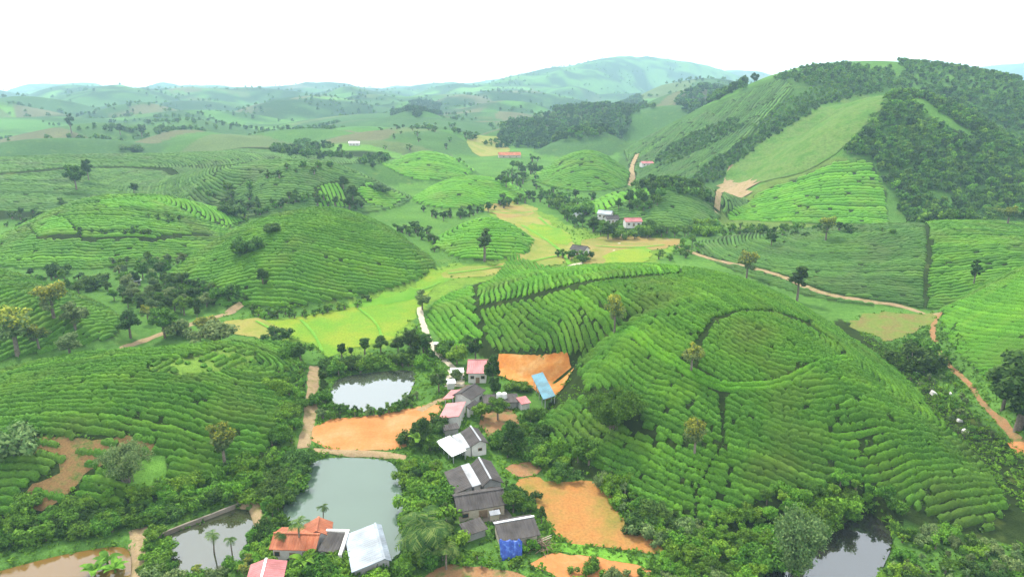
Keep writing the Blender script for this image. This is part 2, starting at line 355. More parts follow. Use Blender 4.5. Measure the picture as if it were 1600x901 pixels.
# ------------------------------------------------------------------ ground sheet
def build_ground():
    nr, nc = 540, 520
    D = 46 * (8800 / 46) ** (np.arange(nr) / (nr - 1)); A = R_(-50) + R_(100) * np.arange(nc) / (nc - 1)
    X = D[:, None] * np.sin(A)[None, :]; Y = D[:, None] * np.cos(A)[None, :]
    Z = H(X, Y)
    V = np.stack([X, Y, Z], -1).reshape(-1, 3)
    # cover colour: what grows there
    C = np.zeros((nr * nc, 3)); x, y = V[:, 0], V[:, 1]; d = np.hypot(x, y)
    g1, g2 = np.array((.075, .165, .030)), np.array((.050, .115, .024))
    t = vnoise(x, y, 14, 3)[:, None]; C[:] = g1 * t + g2 * (1 - t)
    # tea hills far off: each hill its own crop
    rc = random.Random(5)
    crops = [(.050, .110, .026), (.060, .140, .030), (.045, .095, .030), (.085, .180, .035), (.042, .090, .028), (.050, .105, .030), (.075, .110, .040), (.090, .095, .048)]
    for i, hl in enumerate(HL):
        if hl[6] < .5: continue
        m = (np.abs(x - hl[0]) < hl[5]) & (np.abs(y - hl[1]) < hl[5])
        if not m.any(): continue
        mm = np.where(m)[0]; hz = _hill(x[mm], y[mm], hl); k = mm[(hz > .12 * hl[2]) & (hz > V[mm, 2] * .6)]
        c = np.array(rc.choice(crops)); C[k] = c * (0.85 + .3 * vnoise(x[k], y[k], 30, i))[:, None]
        ang = rc.uniform(0, 3.14); seam = (x[k] * math.cos(ang) + y[k] * math.sin(ang)) > hl[0] * math.cos(ang) + hl[1] * math.sin(ang) + rc.uniform(-.3, .3) * hl[5]
        c2 = np.array(rc.choice(crops)); C[k[seam]] = c2 * (0.85 + .3 * vnoise(x[k[seam]], y[k[seam]], 30, i))[:, None]
    far = np.clip((d - 900) / 900, 0, 1)[:, None]
    wood = np.clip((vnoise(x, y, 95, 41) * .6 + vnoise(x, y, 38, 42) * .4 - .42) * 6, 0, 1)[:, None]
    C = C * (1 - far * wood) + np.array((.022, .050, .016)) * far * wood
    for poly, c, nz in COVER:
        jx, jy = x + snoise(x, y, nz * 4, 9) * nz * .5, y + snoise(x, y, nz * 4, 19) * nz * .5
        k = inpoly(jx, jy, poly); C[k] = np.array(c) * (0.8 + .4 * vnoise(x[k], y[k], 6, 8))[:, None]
    me = mesh_np('terrain', V, grid_faces(nr, nc)[:, ::-1], smooth=True)
    ca = me.color_attributes.new('cover', 'FLOAT_COLOR', 'POINT')
    ca.data.foreach_set('color', np.concatenate([C, np.ones((len(C), 1))], 1).astype(np.float32).ravel())
    m, tt, b = new_mat('grass_and_soil'); p = wpos(tt)
    at = nd(tt, 'ShaderNodeAttribute', attribute_name='cover')
    n1 = noise(tt, .55, 6, .7, p); k1 = ramp(tt, n1.outputs['Fac'], [(.28, (.62, .68, .6)), (.72, (1.35, 1.28, 1.25))]).outputs[0]
    n2 = noise(tt, 3.5, 4, .7, p); k2 = ramp(tt, n2.outputs['Fac'], [(.3, (.7, .7, .7)), (.7, (1.25, 1.25, 1.25))]).outputs[0]
    c = mixc(tt, mixc(tt, at.outputs['Color'], k1, 1, 'MULTIPLY'), k2, 1, 'MULTIPLY')
    n3 = noise(tt, .12, 4, .6, p); f = nd(tt, 'ShaderNodeMapRange'); f.inputs['From Min'].default_value = .58; f.inputs['From Max'].default_value = .75
    tt.links.new(n3.outputs['Fac'], f.inputs['Value']); c = mixc(tt, c, (.16, .20, .04), nd_mul(tt, f.outputs[0], .35))
    tt.links.new(c, b.inputs['Base Color']); b.inputs['Roughness'].default_value = .95; b.inputs['Specular IOR Level'].default_value = .01
    bump(tt, b, n2.outputs['Fac'], .8, .35)
    me.materials.append(m)
    obj('terrain', me, label='rolling green hills and grassy valley floor', kind='structure')

EXCL = []      # world polygons without tea
SOIL_TEA_SHADE = (.020, .034, .009)  # soil and litter under tea, darkened to paint in shade between the hedges
COVER = []
def cover(pts, c, nz=1.0, sm=1): COVER.append((smooth_poly(hits(pts), sm), c, nz))

# draped sheets: fields, yards, ponds
EDGES = []; WEEDFREE = []; STRIPS = []
def sheet(name, poly, mat, step=1.5, off=.06, jit=.25, flat=None, label=None, kind='structure'):
    p = np.asarray(poly, float); out = []
    for i in range(len(p)):
        a, b = p[i], p[(i + 1) % len(p)]; L = np.linalg.norm(b - a); n = max(1, int(L / step))
        for k in range(n): out.append(a + (b - a) * k / n)
    out = np.array(out)
    out = out + np.stack([snoise(out[:, 0], out[:, 1], step * 3, 2), snoise(out[:, 0], out[:, 1], step * 3, 5)], -1) * jit
    out = out + np.stack([snoise(out[:, 0], out[:, 1], step * 11, 12), snoise(out[:, 0], out[:, 1], step * 11, 15)], -1) * jit * 1.6
    if flat is None: EDGES.append(out)
    if flat is None and name in ('bare_field', 'yard', 'rice_field', 'earth_cut', 'bare_patch'): WEEDFREE.append(out.mean(0) + (out - out.mean(0)) * .97)
    mn, mx = out.min(0), out.max(0)
    gx, gy = np.meshgrid(np.arange(mn[0], mx[0], step), np.arange(mn[1], mx[1], step))
    gx = gx.ravel() + step * .2 * np.sin(gy.ravel() * 5); gy = gy.ravel()
    k = inpoly(gx, gy, out) & (polydist(gx, gy, out) > step * .4)
    pts = [Vector(q) for q in out] + [Vector((a, b)) for a, b in zip(gx[k], gy[k])]
    n = len(out)
    vs, es, fs, *_ = delaunay_2d_cdt(pts, [(i, (i + 1) % n) for i in range(n)], [], 1, 1e-4)
    xy = np.array([tuple(v) for v in vs])
    z = (H(xy[:, 0], xy[:, 1]) + off) if flat is None else np.full(len(xy), flat)
    fs = [f if (xy[f[1]][0] - xy[f[0]][0]) * (xy[f[2]][1] - xy[f[0]][1]) - (xy[f[1]][1] - xy[f[0]][1]) * (xy[f[2]][0] - xy[f[0]][0]) > 0 else f[::-1] for f in fs]
    me = mesh_np(name, np.column_stack([xy, z]), np.array([tuple(f) for f in fs]), [mat], smooth=True)
    return obj(name, me, label=label, kind=kind)
def strip(name, pts2, width, mat, off=.09, label=None, step=1.2, clear=True):
    p = np.asarray(pts2, float)
    for _ in range(2):
        q = [p[0]]
        for a, b in zip(p[:-1], p[1:]): q += [a * .75 + b * .25, a * .25 + b * .75]
        q.append(p[-1]); p = np.array(q)
    d = np.r_[0, np.cumsum(np.linalg.norm(np.diff(p, axis=0), axis=1))]
    s = np.arange(0, d[-1], step); c = np.column_stack([np.interp(s, d, p[:, 0]), np.interp(s, d, p[:, 1])])
    tg = np.gradient(c, axis=0); tg /= np.linalg.norm(tg, axis=1)[:, None] + 1e-9; nn = np.column_stack([-tg[:, 1], tg[:, 0]])
    wv = width * (.5 + .10 * snoise(c[:, 0], c[:, 1], 7, 3))
    WEEDFREE.append(np.concatenate([c + nn * width * .42, (c - nn * width * .42)[::-1]]))
    if np.hypot(*c.mean(0)) < 260: STRIPS.append(np.concatenate([c + nn * (width * .5 + .9), (c - nn * (width * .5 + .9))[::-1]]))
    if clear: EXCL.append(np.concatenate([c + nn * (width * .5 + .5), (c - nn * (width * .5 + .5))[::-1]])[::1])
    rows = []
    for f in (-1, -.5, 0, .5, 1):
        q = c + nn * (wv * f)[:, None]; rows.append(np.column_stack([q, H(q[:, 0], q[:, 1]) + off - .04 * (abs(f) == 1)]))
    V = np.stack(rows, 1)
    me = mesh_np(name, V.reshape(-1, 3), grid_faces(len(c), 5)[:, ::-1], [mat], smooth=True)
    return obj(name, me, label=label, kind='structure')

M['orange'] = var_mat('orange_earth', [(.3, (0.298, 0.120, 0.038)), (.5, (0.346, 0.158, 0.058)), (.75, (0.374, 0.216, 0.106))], .12, .95, 1.8, .4, .1, fine_amt=.22)
M['pit'] = var_mat('cut_bank_earth', [(.3, (0.330, 0.110, 0.025)), (.5, (0.375, 0.165, 0.045)), (.75, (0.400, 0.275, 0.120))], .14, .95, 1.2, .5, .2, fine_amt=.25)
M['brownfield'] = var_mat('stubble_earth', [(.28, (.290, .120, .036)), (.48, (.270, .140, .044)), (.6, (.200, .140, .036)), (.75, (.125, .130, .026))], .14, .95, 2.2, .5, .1, fine_amt=.34)
M['bare'] = var_mat('bare_hill_soil', [(.3, (.135, .085, .034)), (.46, (.165, .100, .042)), (.56, (.120, .105, .034)), (.66, (.055, .095, .018))], .55, .95, 3, .6, .15, fine_amt=.4)
M['path'] = var_mat('dirt_path', [(.3, (.20, .14, .075)), (.5, (.25, .185, .105)), (.62, (.17, .14, .06)), (.75, (.075, .12, .025))], .35, .95, 3, .4, .08, fine_amt=.3)
M['path_red'] = var_mat('red_dirt_path', [(.3, (.215, .105, .045)), (.50, (.225, .128, .062)), (.58, (.16, .12, .05)), (.68, (.07, .12, .025))], .35, .95, 3, .4, .1, fine_amt=.35)
M['pale_path'] = var_mat('pale_path', [(.3, (0.330, 0.288, 0.204)), (.7, (0.396, 0.360, 0.282))], .3, .95, 3, .3, .05, fine_amt=.2)
M['concrete'] = var_mat('weathered_concrete', [(.3, (0.144, 0.120, 0.090)), (.6, (0.204, 0.180, 0.144)), (.8, (0.132, 0.114, 0.078))], .35, .9, 4, .2, .03, fine_amt=.25)
M['rice_gold'] = var_mat('ripe_rice', [(.34, (.075, .190, .018)), (.46, (.112, .205, .020)), (.56, (.160, .212, .022)), (.70, (.092, .195, .018))], .030, .9, 1.6, .5, .2, fine_amt=.32)
M['rice_green'] = var_mat('green_rice', [(.3, (0.062, 0.167, 0.015)), (.6, (0.093, 0.205, 0.019)), (.8, (0.136, 0.223, 0.025))], .08, .9, 2.2, .5, .15, fine_amt=.2)
M['stubble'] = var_mat('rice_stubble', [(.3, (.200, .165, .055)), (.45, (.200, .190, .050)), (.6, (.130, .170, .030)), (.75, (.210, .180, .070))], .05, .95, 1.6, .5, .1, fine_amt=.25)
M['stubble_red'] = var_mat('rice_stubble_reddish', [(.3, (.215, .140, .050)), (.5, (.200, .165, .055)), (.65, (.120, .150, .030)), (.8, (.19, .17, .06))], .06, .95, 1.6, .5, .1, fine_amt=.25)
M['cut_grass'] = var_mat('mown_slope', [(.25, (.042, .098, .016)), (.42, (.064, .138, .024)), (.52, (.092, .146, .036)), (.62, (.060, .130, .020)), (.75, (.080, .125, .034))], .045, .95, .6, .8, .4, fine_amt=.5)
M['weed'] = var_mat('weedy_grass', [(.3, (.075, .20, .022)), (.6, (.12, .26, .03)), (.8, (.18, .28, .05))], .2, .95, 2.5, .8, .25, fine_amt=.35)

M['scrub'] = var_mat('scrubby_grass', [(.3, (.090, .150, .025)), (.5, (.120, .140, .035)), (.65, (.150, .110, .045)), (.8, (.075, .140, .022))], .16, .95, 1.4, .6, .15, fine_amt=.35)
def water_mat(name, c, rough, mix, mirror=.5):
    m, t, b = new_mat(name); p = wpos(t)
    n = noise(t, .08, 3, .5, p); cc = mixc(t, c, tuple(x * .75 for x in c), n.outputs['Fac'])
    t.links.new(cc, b.inputs['Base Color']); b.inputs['Roughness'].default_value = rough
    b.inputs['IOR'].default_value = 1.33; b.inputs['Specular IOR Level'].default_value = mirror
    n2 = noise(t, .9, 3, .6, p); bump(t, b, n2.outputs['Fac'], .04, .05)
    gl = nd(t, 'ShaderNodeBsdfGlossy'); gl.inputs['Color'].default_value = (.9, .95, 1.0, 1); gl.inputs['Roughness'].default_value = rough
    ms = nd(t, 'ShaderNodeMixShader'); ms.inputs[0].default_value = mix; t.links.new(b.outputs[0], ms.inputs[1]); t.links.new(gl.outputs[0], ms.inputs[2])
    t.links.new(ms.outputs[0], t.nodes['Material Output'].inputs['Surface'])
    return m
M['water_clear'] = water_mat('still_water', (.045, .055, .035), .02, .24)
M['water_green'] = water_mat('green_pond_water', (.070, .110, .078), .06, .055)
M['water_dark'] = water_mat('dark_pond_water', (.035, .04, .018), .02, .12)
M['water_brown'] = water_mat('muddy_water', (.13, .075, .018), .06, .05)
M['water_black'] = water_mat('deep_pond_water', (.02, .02, .016), .02, .13)

def fields():
    sheet('pond', POND_UP, M['water_clear'], 2.5, flat=POND_LEV, jit=0, label='bright upper pond mirroring the sky above the orange field')
    sheet('pond', POND_BIG, M['water_green'], 3, flat=POND_LEV, jit=0, label='large pale green pond behind the tiled house')
    sheet('pond', POND_SMALL, M['water_dark'], 2.5, flat=POND_LEV - .3, jit=0, label='small dark pond with reflections left of the tiled house')
    sheet('pond', POND_BROWN, M['water_brown'], 2.5, flat=POND_LEV - .2, jit=0, label='muddy brown pond in the lower left corner')
    sheet('pond', POND_RIGHT, M['water_black'], 2.5, flat=POND_LEV - .2, jit=0, label='dark pond among trees at the foot of the big tea hill')
    sheet('bare_field', smooth_poly(pxs([(491, 656), (600, 647), (690, 628), (690, 640), (660, 672), (640, 700), (590, 705), (484, 699)]), 1), M['orange'], 1.5, .06, .2, label='bare orange earth field between the two ponds')
    sheet('earth_cut', PIT, M['pit'], .8, .3, .2, label='freshly cut orange earth platform around the blue shed')
    sheet('bare_field', smooth_poly(pxs([(800, 752), (835, 742), (850, 752), (935, 753), (960, 775), (975, 815), (1040, 855), (1040, 868), (960, 858), (870, 845), (848, 800), (820, 780)]), 1), M['brownfield'], 1.2, .08, .3, label='tan stubble field at the foot of the big tea hill')
    sheet('bare_field', smooth_poly(pxs([(655, 905), (690, 882), (740, 880), (800, 892), (840, 912), (840, 960), (650, 960)]), 1), M['path_red'], 1.2, .06, .3, label='red brown earth field at the bottom edge')
    sheet('bare_field', smooth_poly(pxs([(838, 868), (880, 862), (960, 873), (1020, 890), (1010, 905), (880, 905), (830, 890)]), 1), M['orange'], 1.0, .07, .4, label='patchy orange bank below the stubble field')
    sheet('grass_bank', smooth_poly(pxs([(862, 846), (900, 850), (1000, 870), (1080, 885), (1080, 900), (1000, 885), (900, 864), (850, 858)]), 1), M['weed'], 1.0, .10, .2, label='bright grass bank along the stubble field')
    sheet('yard', smooth_poly(pxs([(752, 640), (800, 636), (812, 655), (800, 680), (780, 692), (752, 676)]), 1), M['path_red'], 1.0, .07, .3, label='reddish earth yard beside the white roofed house')
    sheet('yard', pxs([(752, 790), (786, 786), (800, 806), (770, 820), (752, 815)]), M['concrete'], 1.0, .08, .05, label='grey concrete courtyard of the dark roofed farm')
    sheet('yard', smooth_poly(pxs([(786, 728), (840, 720), (848, 735), (805, 748)]), 1), M['path_red'], 1.0, .07, .3, label='strip of red earth above the stubble field')
    sheet('yard', pxs([(700, 577), (726, 576), (726, 604), (694, 604)]), M['pale_path'], 1.0, .08, .05, label='pale concrete terrace of the pink roofed house')
    # paddies up the valley
    sheet('rice_field', smooth_poly(pxs([(395, 502), (460, 498), (560, 480), (645, 446), (690, 424), (740, 412), (690, 440), (648, 480), (640, 520), (560, 545), (510, 560), (480, 530), (440, 525)]), 1), M['rice_gold'], 3, .08, 1.4, label='yellow ripening rice field between the tea hills')
    sheet('rice_field', smooth_poly(pxs([(520, 480), (600, 462), (660, 444), (650, 470), (600, 480)]), 1), M['rice_green'], 3, .13, 1.4, label='green rice strip at the far edge of the yellow field')
    sheet('rice_field', smooth_poly(pxs([(335, 500), (400, 500), (445, 512), (430, 528), (360, 522)]), 1), M['stubble'], 2.5, .10, 1.4, label='tan stubble patch left of the yellow rice field')
    sheet('rice_field', smooth_poly(pxs([(745, 325), (790, 318), (838, 320), (850, 345), (900, 372), (905, 400), (850, 418), (690, 440), (700, 418), (800, 414), (838, 392), (790, 345)]), 1), M['stubble'], 4, .10, 1.4, label='harvested paddies curling round the small tea mound')
    sheet('rice_field', smooth_poly(pxs([(750, 328), (785, 320), (830, 324), (840, 336), (790, 343)]), 1), M['stubble_red'], 4, .20, 1.4, label='reddish paddy at the head of the valley floor')
    sheet('rice_field', smooth_poly(pxs([(820, 350), (860, 352), (905, 375), (890, 385), (840, 372)]), 1), M['rice_gold'], 4, .20, 1.4, label='pale yellow paddy beside the valley farm')
    sheet('rice_field', smooth_poly(pxs([(905, 380), (960, 368), (1050, 372), (1080, 375), (1050, 385), (1000, 400), (960, 418), (900, 420)]), 1), M['stubble_red'], 4, .12, 1.4, label='reddish stubble fields by the valley track')
    sheet('rice_field', smooth_poly(pxs([(950, 395), (1000, 385), (1030, 395), (1000, 415), (940, 418)]), 1), M['rice_gold'], 4, .22, 1.4, label='small yellow field by the fork of the track')
    sheet('rice_field', smooth_poly(pxs([(725, 232), (770, 224), (800, 232), (790, 243), (740, 247)]), 1), M['stubble'], 9, .3, .8, label='pale fields in the far valley by the long red roof')
    sheet('bare_field', smooth_poly(hits([(1308, 496), (1440, 486), (1462, 492), (1450, 515), (1400, 540), (1340, 515)]), 1), M['scrub'], 1.8, .10, 1.4, label='brown scrubby field in the gully behind the big hill')
    for k, pts in enumerate((((815, 352), (850, 372), (880, 395), (890, 415)), ((700, 428), (780, 418), (850, 405), (905, 392)), ((842, 340), (860, 356), (880, 360)), ((470, 500), (490, 520), (505, 552)), ((560, 482), (590, 505), (600, 540)), ((400, 502), (425, 515), (445, 527)), ((640, 450), (660, 455), (690, 440)), ((930, 385), (990, 388), (1040, 383)), ((760, 330), (800, 335), (840, 330)))):
        strip('paddy_bund', pxs(pts), .9 if k > 2 and k < 7 else 1.6, M['weed'], off=.32, label='low grassy bund dividing the valley paddies', clear=False, step=2.0)
    # bare ground on the left hill
    sheet('bare_patch', smooth_poly(hits([(42, 680), (100, 684), (160, 690), (238, 684), (240, 706), (190, 712), (160, 722), (128, 735), (122, 752), (98, 790), (60, 806), (22, 796), (40, 762), (92, 742), (92, 715), (52, 704)]), 1), M['bare'], 1.0, .10, .5, label='bare brown patch among the tea rows of the left hill')
    # right mountain
    sheet('clearing', smooth_poly(hits([(1128, 278), (1160, 246), (1205, 212), (1262, 180), (1312, 156), (1372, 146), (1384, 166), (1346, 204), (1302, 242), (1262, 268), (1210, 284), (1160, 290)]), 1), M['cut_grass'], 5, .5, 1.0, label='pale mown clearing on the right mountain')
    sheet('earth_cut', smooth_poly(hits([(1122, 284), (1150, 280), (1192, 282), (1170, 297), (1140, 308), (1128, 300)]), 1), M['path'], 3, .7, 2.0, label='orange earth scar at the foot of the mountain clearing')
    # paths
    strip('dirt_path', pxs([(474, 700), (482, 668), (489, 620), (491, 572)]), 2.6, M['path'], label='straight dirt path between the left hill and the ponds')
    strip('dirt_path', pxs([(488, 704), (540, 706), (610, 709), (650, 722), (690, 735)]), 2.0, M['path'], label='dirt path along the dam of the large pond')
    strip('dirt_path', pxs([(372, 772), (392, 790), (404, 812), (410, 830)]), 2.6, M['path'], label='short dirt path between the small and large ponds')
    strip('dirt_path', pxs([(216, 826), (213, 860), (210, 905), (206, 960)]), 2.6, M['path'], label='dirt track running down to the lower left edge')
    strip('dirt_path', pxs([(655, 480), (660, 505), (672, 535), (684, 552), (705, 572), (716, 580)]), 1.8, M['pale_path'], label='pale footpath along the left foot of the big hill')
    strip('dirt_path', pxs([(655, 642), (680, 628), (715, 615), (735, 600)]), 2.0, M['path'], label='dirt track between orange field and pink roofs')
    strip('dirt_path', hits([(1040, 372), (1068, 390), (1110, 405), (1160, 415), (1220, 430), (1270, 455), (1340, 470), (1420, 478), (1468, 490)]), 2.2, M['path'], label='long dirt track along the foot of the right tea hill')
    strip('dirt_path', hits([(1468, 490), (1455, 512), (1462, 545), (1485, 575), (1510, 595), (1535, 630), (1560, 655), (1590, 690), (1625, 725)]), 1.5, M['path_red'], label='red dirt track winding down the right gully')
    strip('dirt_path', pxs([(968, 366), (972, 378), (955, 395), (920, 408), (890, 416)]), 3.0, M['pale_path'], label='pale track forking past the valley farm')
    strip('dirt_path', pxs([(1118, 345), (1122, 325), (1130, 302), (1140, 290)]), 3.2, M['path'], label='pale road climbing to the orange scar')
    strip('dirt_path', pxs([(985, 292), (990, 280), (985, 268), (995, 258)]), 4.0, M['path'], label='short pale road below the hillside house')
    strip('dirt_path', pxs([(180, 548), (225, 532), (270, 515), (330, 497), (380, 484)]), 3.0, M['path'], label='brown track behind the left tea hill')
    EXCL.append(np.concatenate([hits([(1455, 376), (1450, 392), (1452, 410), (1445, 428), (1448, 448), (1442, 470)]) + (.4, 0), hits([(1455, 376), (1450, 392), (1452, 410), (1445, 428), (1448, 448), (1442, 470)])[::-1] - (.4, 0)]))
    strip('dirt_path', pxs([(782, 580), (805, 592), (828, 600)]), 1.2, M['pale_path'], off=.2, label='narrow plank path to the blue shed')
    sheet('sand_patch', smooth_poly(hits([(1575, 690), (1600, 688), (1620, 700), (1600, 710), (1580, 706)]), 1), M['orange'], 1.2, .12, .3, label='small orange earth patch at the right edge')

    def corridor(pts, wd):
        p = np.array(hits(pts)); t = np.gradient(p, axis=0); t /= np.linalg.norm(t, axis=1)[:, None]; n = np.column_stack([-t[:, 1], t[:, 0]])
        EXCL.append(np.concatenate([p + n * wd / 2, (p - n * wd / 2)[::-1]]))
    corridor([(0, 273), (60, 268), (130, 262), (200, 262), (262, 265), (330, 262), (380, 256), (425, 248)], 7)
    corridor([(60, 372), (150, 374), (240, 376), (330, 368)], 3)
    cover([(340, 505), (480, 494), (640, 445), (690, 420), (700, 410), (740, 414), (830, 400), (838, 388), (800, 350), (750, 330), (790, 316), (850, 330), (900, 360), (1050, 370), (1080, 378), (1030, 402), (960, 424), (860, 424), (740, 440), (680, 470), (650, 490), (630, 535), (520, 562), (440, 530)], (.105, .185, .026), 3)
    cover([(0, 366), (30, 364), (52, 372), (48, 412), (0, 415)], (.10, .27, .02), 1.5)
    # what the big plots stand on
    cover([(0, 580), (150, 552), (400, 532), (470, 548), (482, 620), (455, 690), (380, 740), (200, 795), (0, 815)], SOIL_TEA_SHADE)
    cover([(1110, 345), (1130, 310), (1180, 290), (1300, 240), (1390, 300), (1380, 352)], (.085, .135, .030), 2)
    cover([(960, 230), (1000, 214), (1100, 171), (1200, 124), (1240, 112), (1370, 135), (1300, 160), (1200, 215), (1130, 270), (1100, 310), (1010, 300)], (.042, .090, .022), 4)

# ------------------------------------------------------------------ tea rows
def footprint(key, s=1.0):
    cx, cy, h, q, Rr = HILLS[key]; n = len(Rr)
    a = -math.pi + 2 * math.pi * np.arange(n) / n
    return np.column_stack([cx + np.array(Rr) * s * np.cos(a), cy + np.array(Rr) * s * np.sin(a)])
def hpoly(pts):
    out = []
    for q in pts:
        p = hit(q[0], q[1])[:2]
        if len(q) > 2: p = p + p / np.linalg.norm(p) * q[2]
        out.append(p)
    return np.array(out)
TEA_TRIS = 0
def row_mesh(name, P, keep, spacing, mat, hh, wfac, det, notch=None, leaf=0.0):
    """one hedge: P (n,2) centre line, keep (n,) where bushes stand"""
    global TEA_TRIS
    n = len(P)
    tg = np.gradient(P, axis=0); tg /= np.linalg.norm(tg, axis=1)[:, None] + 1e-9; nn = np.column_stack([-tg[:, 1], tg[:, 0]])
    prof = np.array([(-1.0, -.08), (-.92, .52), (-.55, .93), (0, 1.0), (.55, .93), (.92, .52), (1.0, -.08)]) if det else np.array([(-1., -.1), (-.66, .85), (.66, .85), (1., -.1)])
    m = len(prof)
    k = keep.astype(float); e = np.minimum(np.minimum(k, np.r_[k[1:], 0]), np.r_[0, k[:-1]]); end = .55 + .45 * e
    sd = hash(name) % 97
    bush = vnoise(P[:, 0], P[:, 1], .85, 3) * .6 + vnoise(P[:, 0], P[:, 1], 2.6, 4) * .4
    if notch is not None: end = end * notch
    half = spacing * wfac * .5 * (.70 + .56 * bush) * (.35 + .65 * end)
    V = np.zeros((n, m, 3))
    for j, (o, zz) in enumerate(prof):
        jx = (rng.random(n) - .5) * .34 * half; jz = 1 + (rng.random(n) - .5) * .42
        q = P + nn * (o * half + jx)[:, None]
        V[:, j, :2] = q; V[:, j, 2] = zz * hh * (.62 + .68 * bush) * end * jz
    V[:, :, 2] += H(V[:, :, 0], V[:, :, 1])
    Fq = grid_faces(n, m); seg = np.repeat(keep[:-1] & keep[1:], m - 1); Fq = Fq[seg]
    if len(Fq) < 3: return None
    # end caps
    caps = []
    st = np.where(keep[1:] & ~keep[:-1])[0] + 1; en = np.where(keep[:-1] & ~keep[1:])[0]
    for s_ in st:
        for j in range(m // 2): 
            if m - 1 - j - 1 > j: caps.append((s_ * m + j, s_ * m + j + 1, s_ * m + m - 2 - j, s_ * m + m - 1 - j))
    for s_ in en:
        for j in range(m // 2):
            if m - 1 - j - 1 > j: caps.append((s_ * m + m - 1 - j, s_ * m + m - 2 - j, s_ * m + j + 1, s_ * m + j))
    caps = [c for c in caps if len(set(c)) == 4]
    if caps: Fq = np.concatenate([Fq, np.array(caps)])
    used, inv = np.unique(Fq, return_inverse=True)
    VV, FF = V.reshape(-1, 3)[used], inv.reshape(Fq.shape); sm = np.ones(len(FF), bool)
    if leaf > 0:
        k = np.where(keep)[0]; nl = int(len(k) * leaf)
        if nl > 3:
            i = rng.choice(k, nl); j = rng.integers(1, m - 1, nl); c = V[i, j] + rng.normal(size=(nl, 3)) * (.12, .12, .07) + (0, 0, .06)
            c[:, :2] += (V[np.minimum(i + 1, n - 1), j] - V[i, j])[:, :2] * rng.random(nl)[:, None]
            o = np.array([prof[q][0] for q in j]); nv = np.column_stack([nn[i] * o[:, None] * .9, np.full(nl, .9)]) + rng.normal(size=(nl, 3)) * .5
            lv, lf = leaf_quads(c, nv, rng.uniform(.14, .30, nl), 1.5)
            FF = np.concatenate([FF, lf + len(VV)]); VV = np.concatenate([VV, lv])
    TEA_TRIS += len(FF) * 2
    return mesh_np(name, VV, FF, [mat], smooth=True)
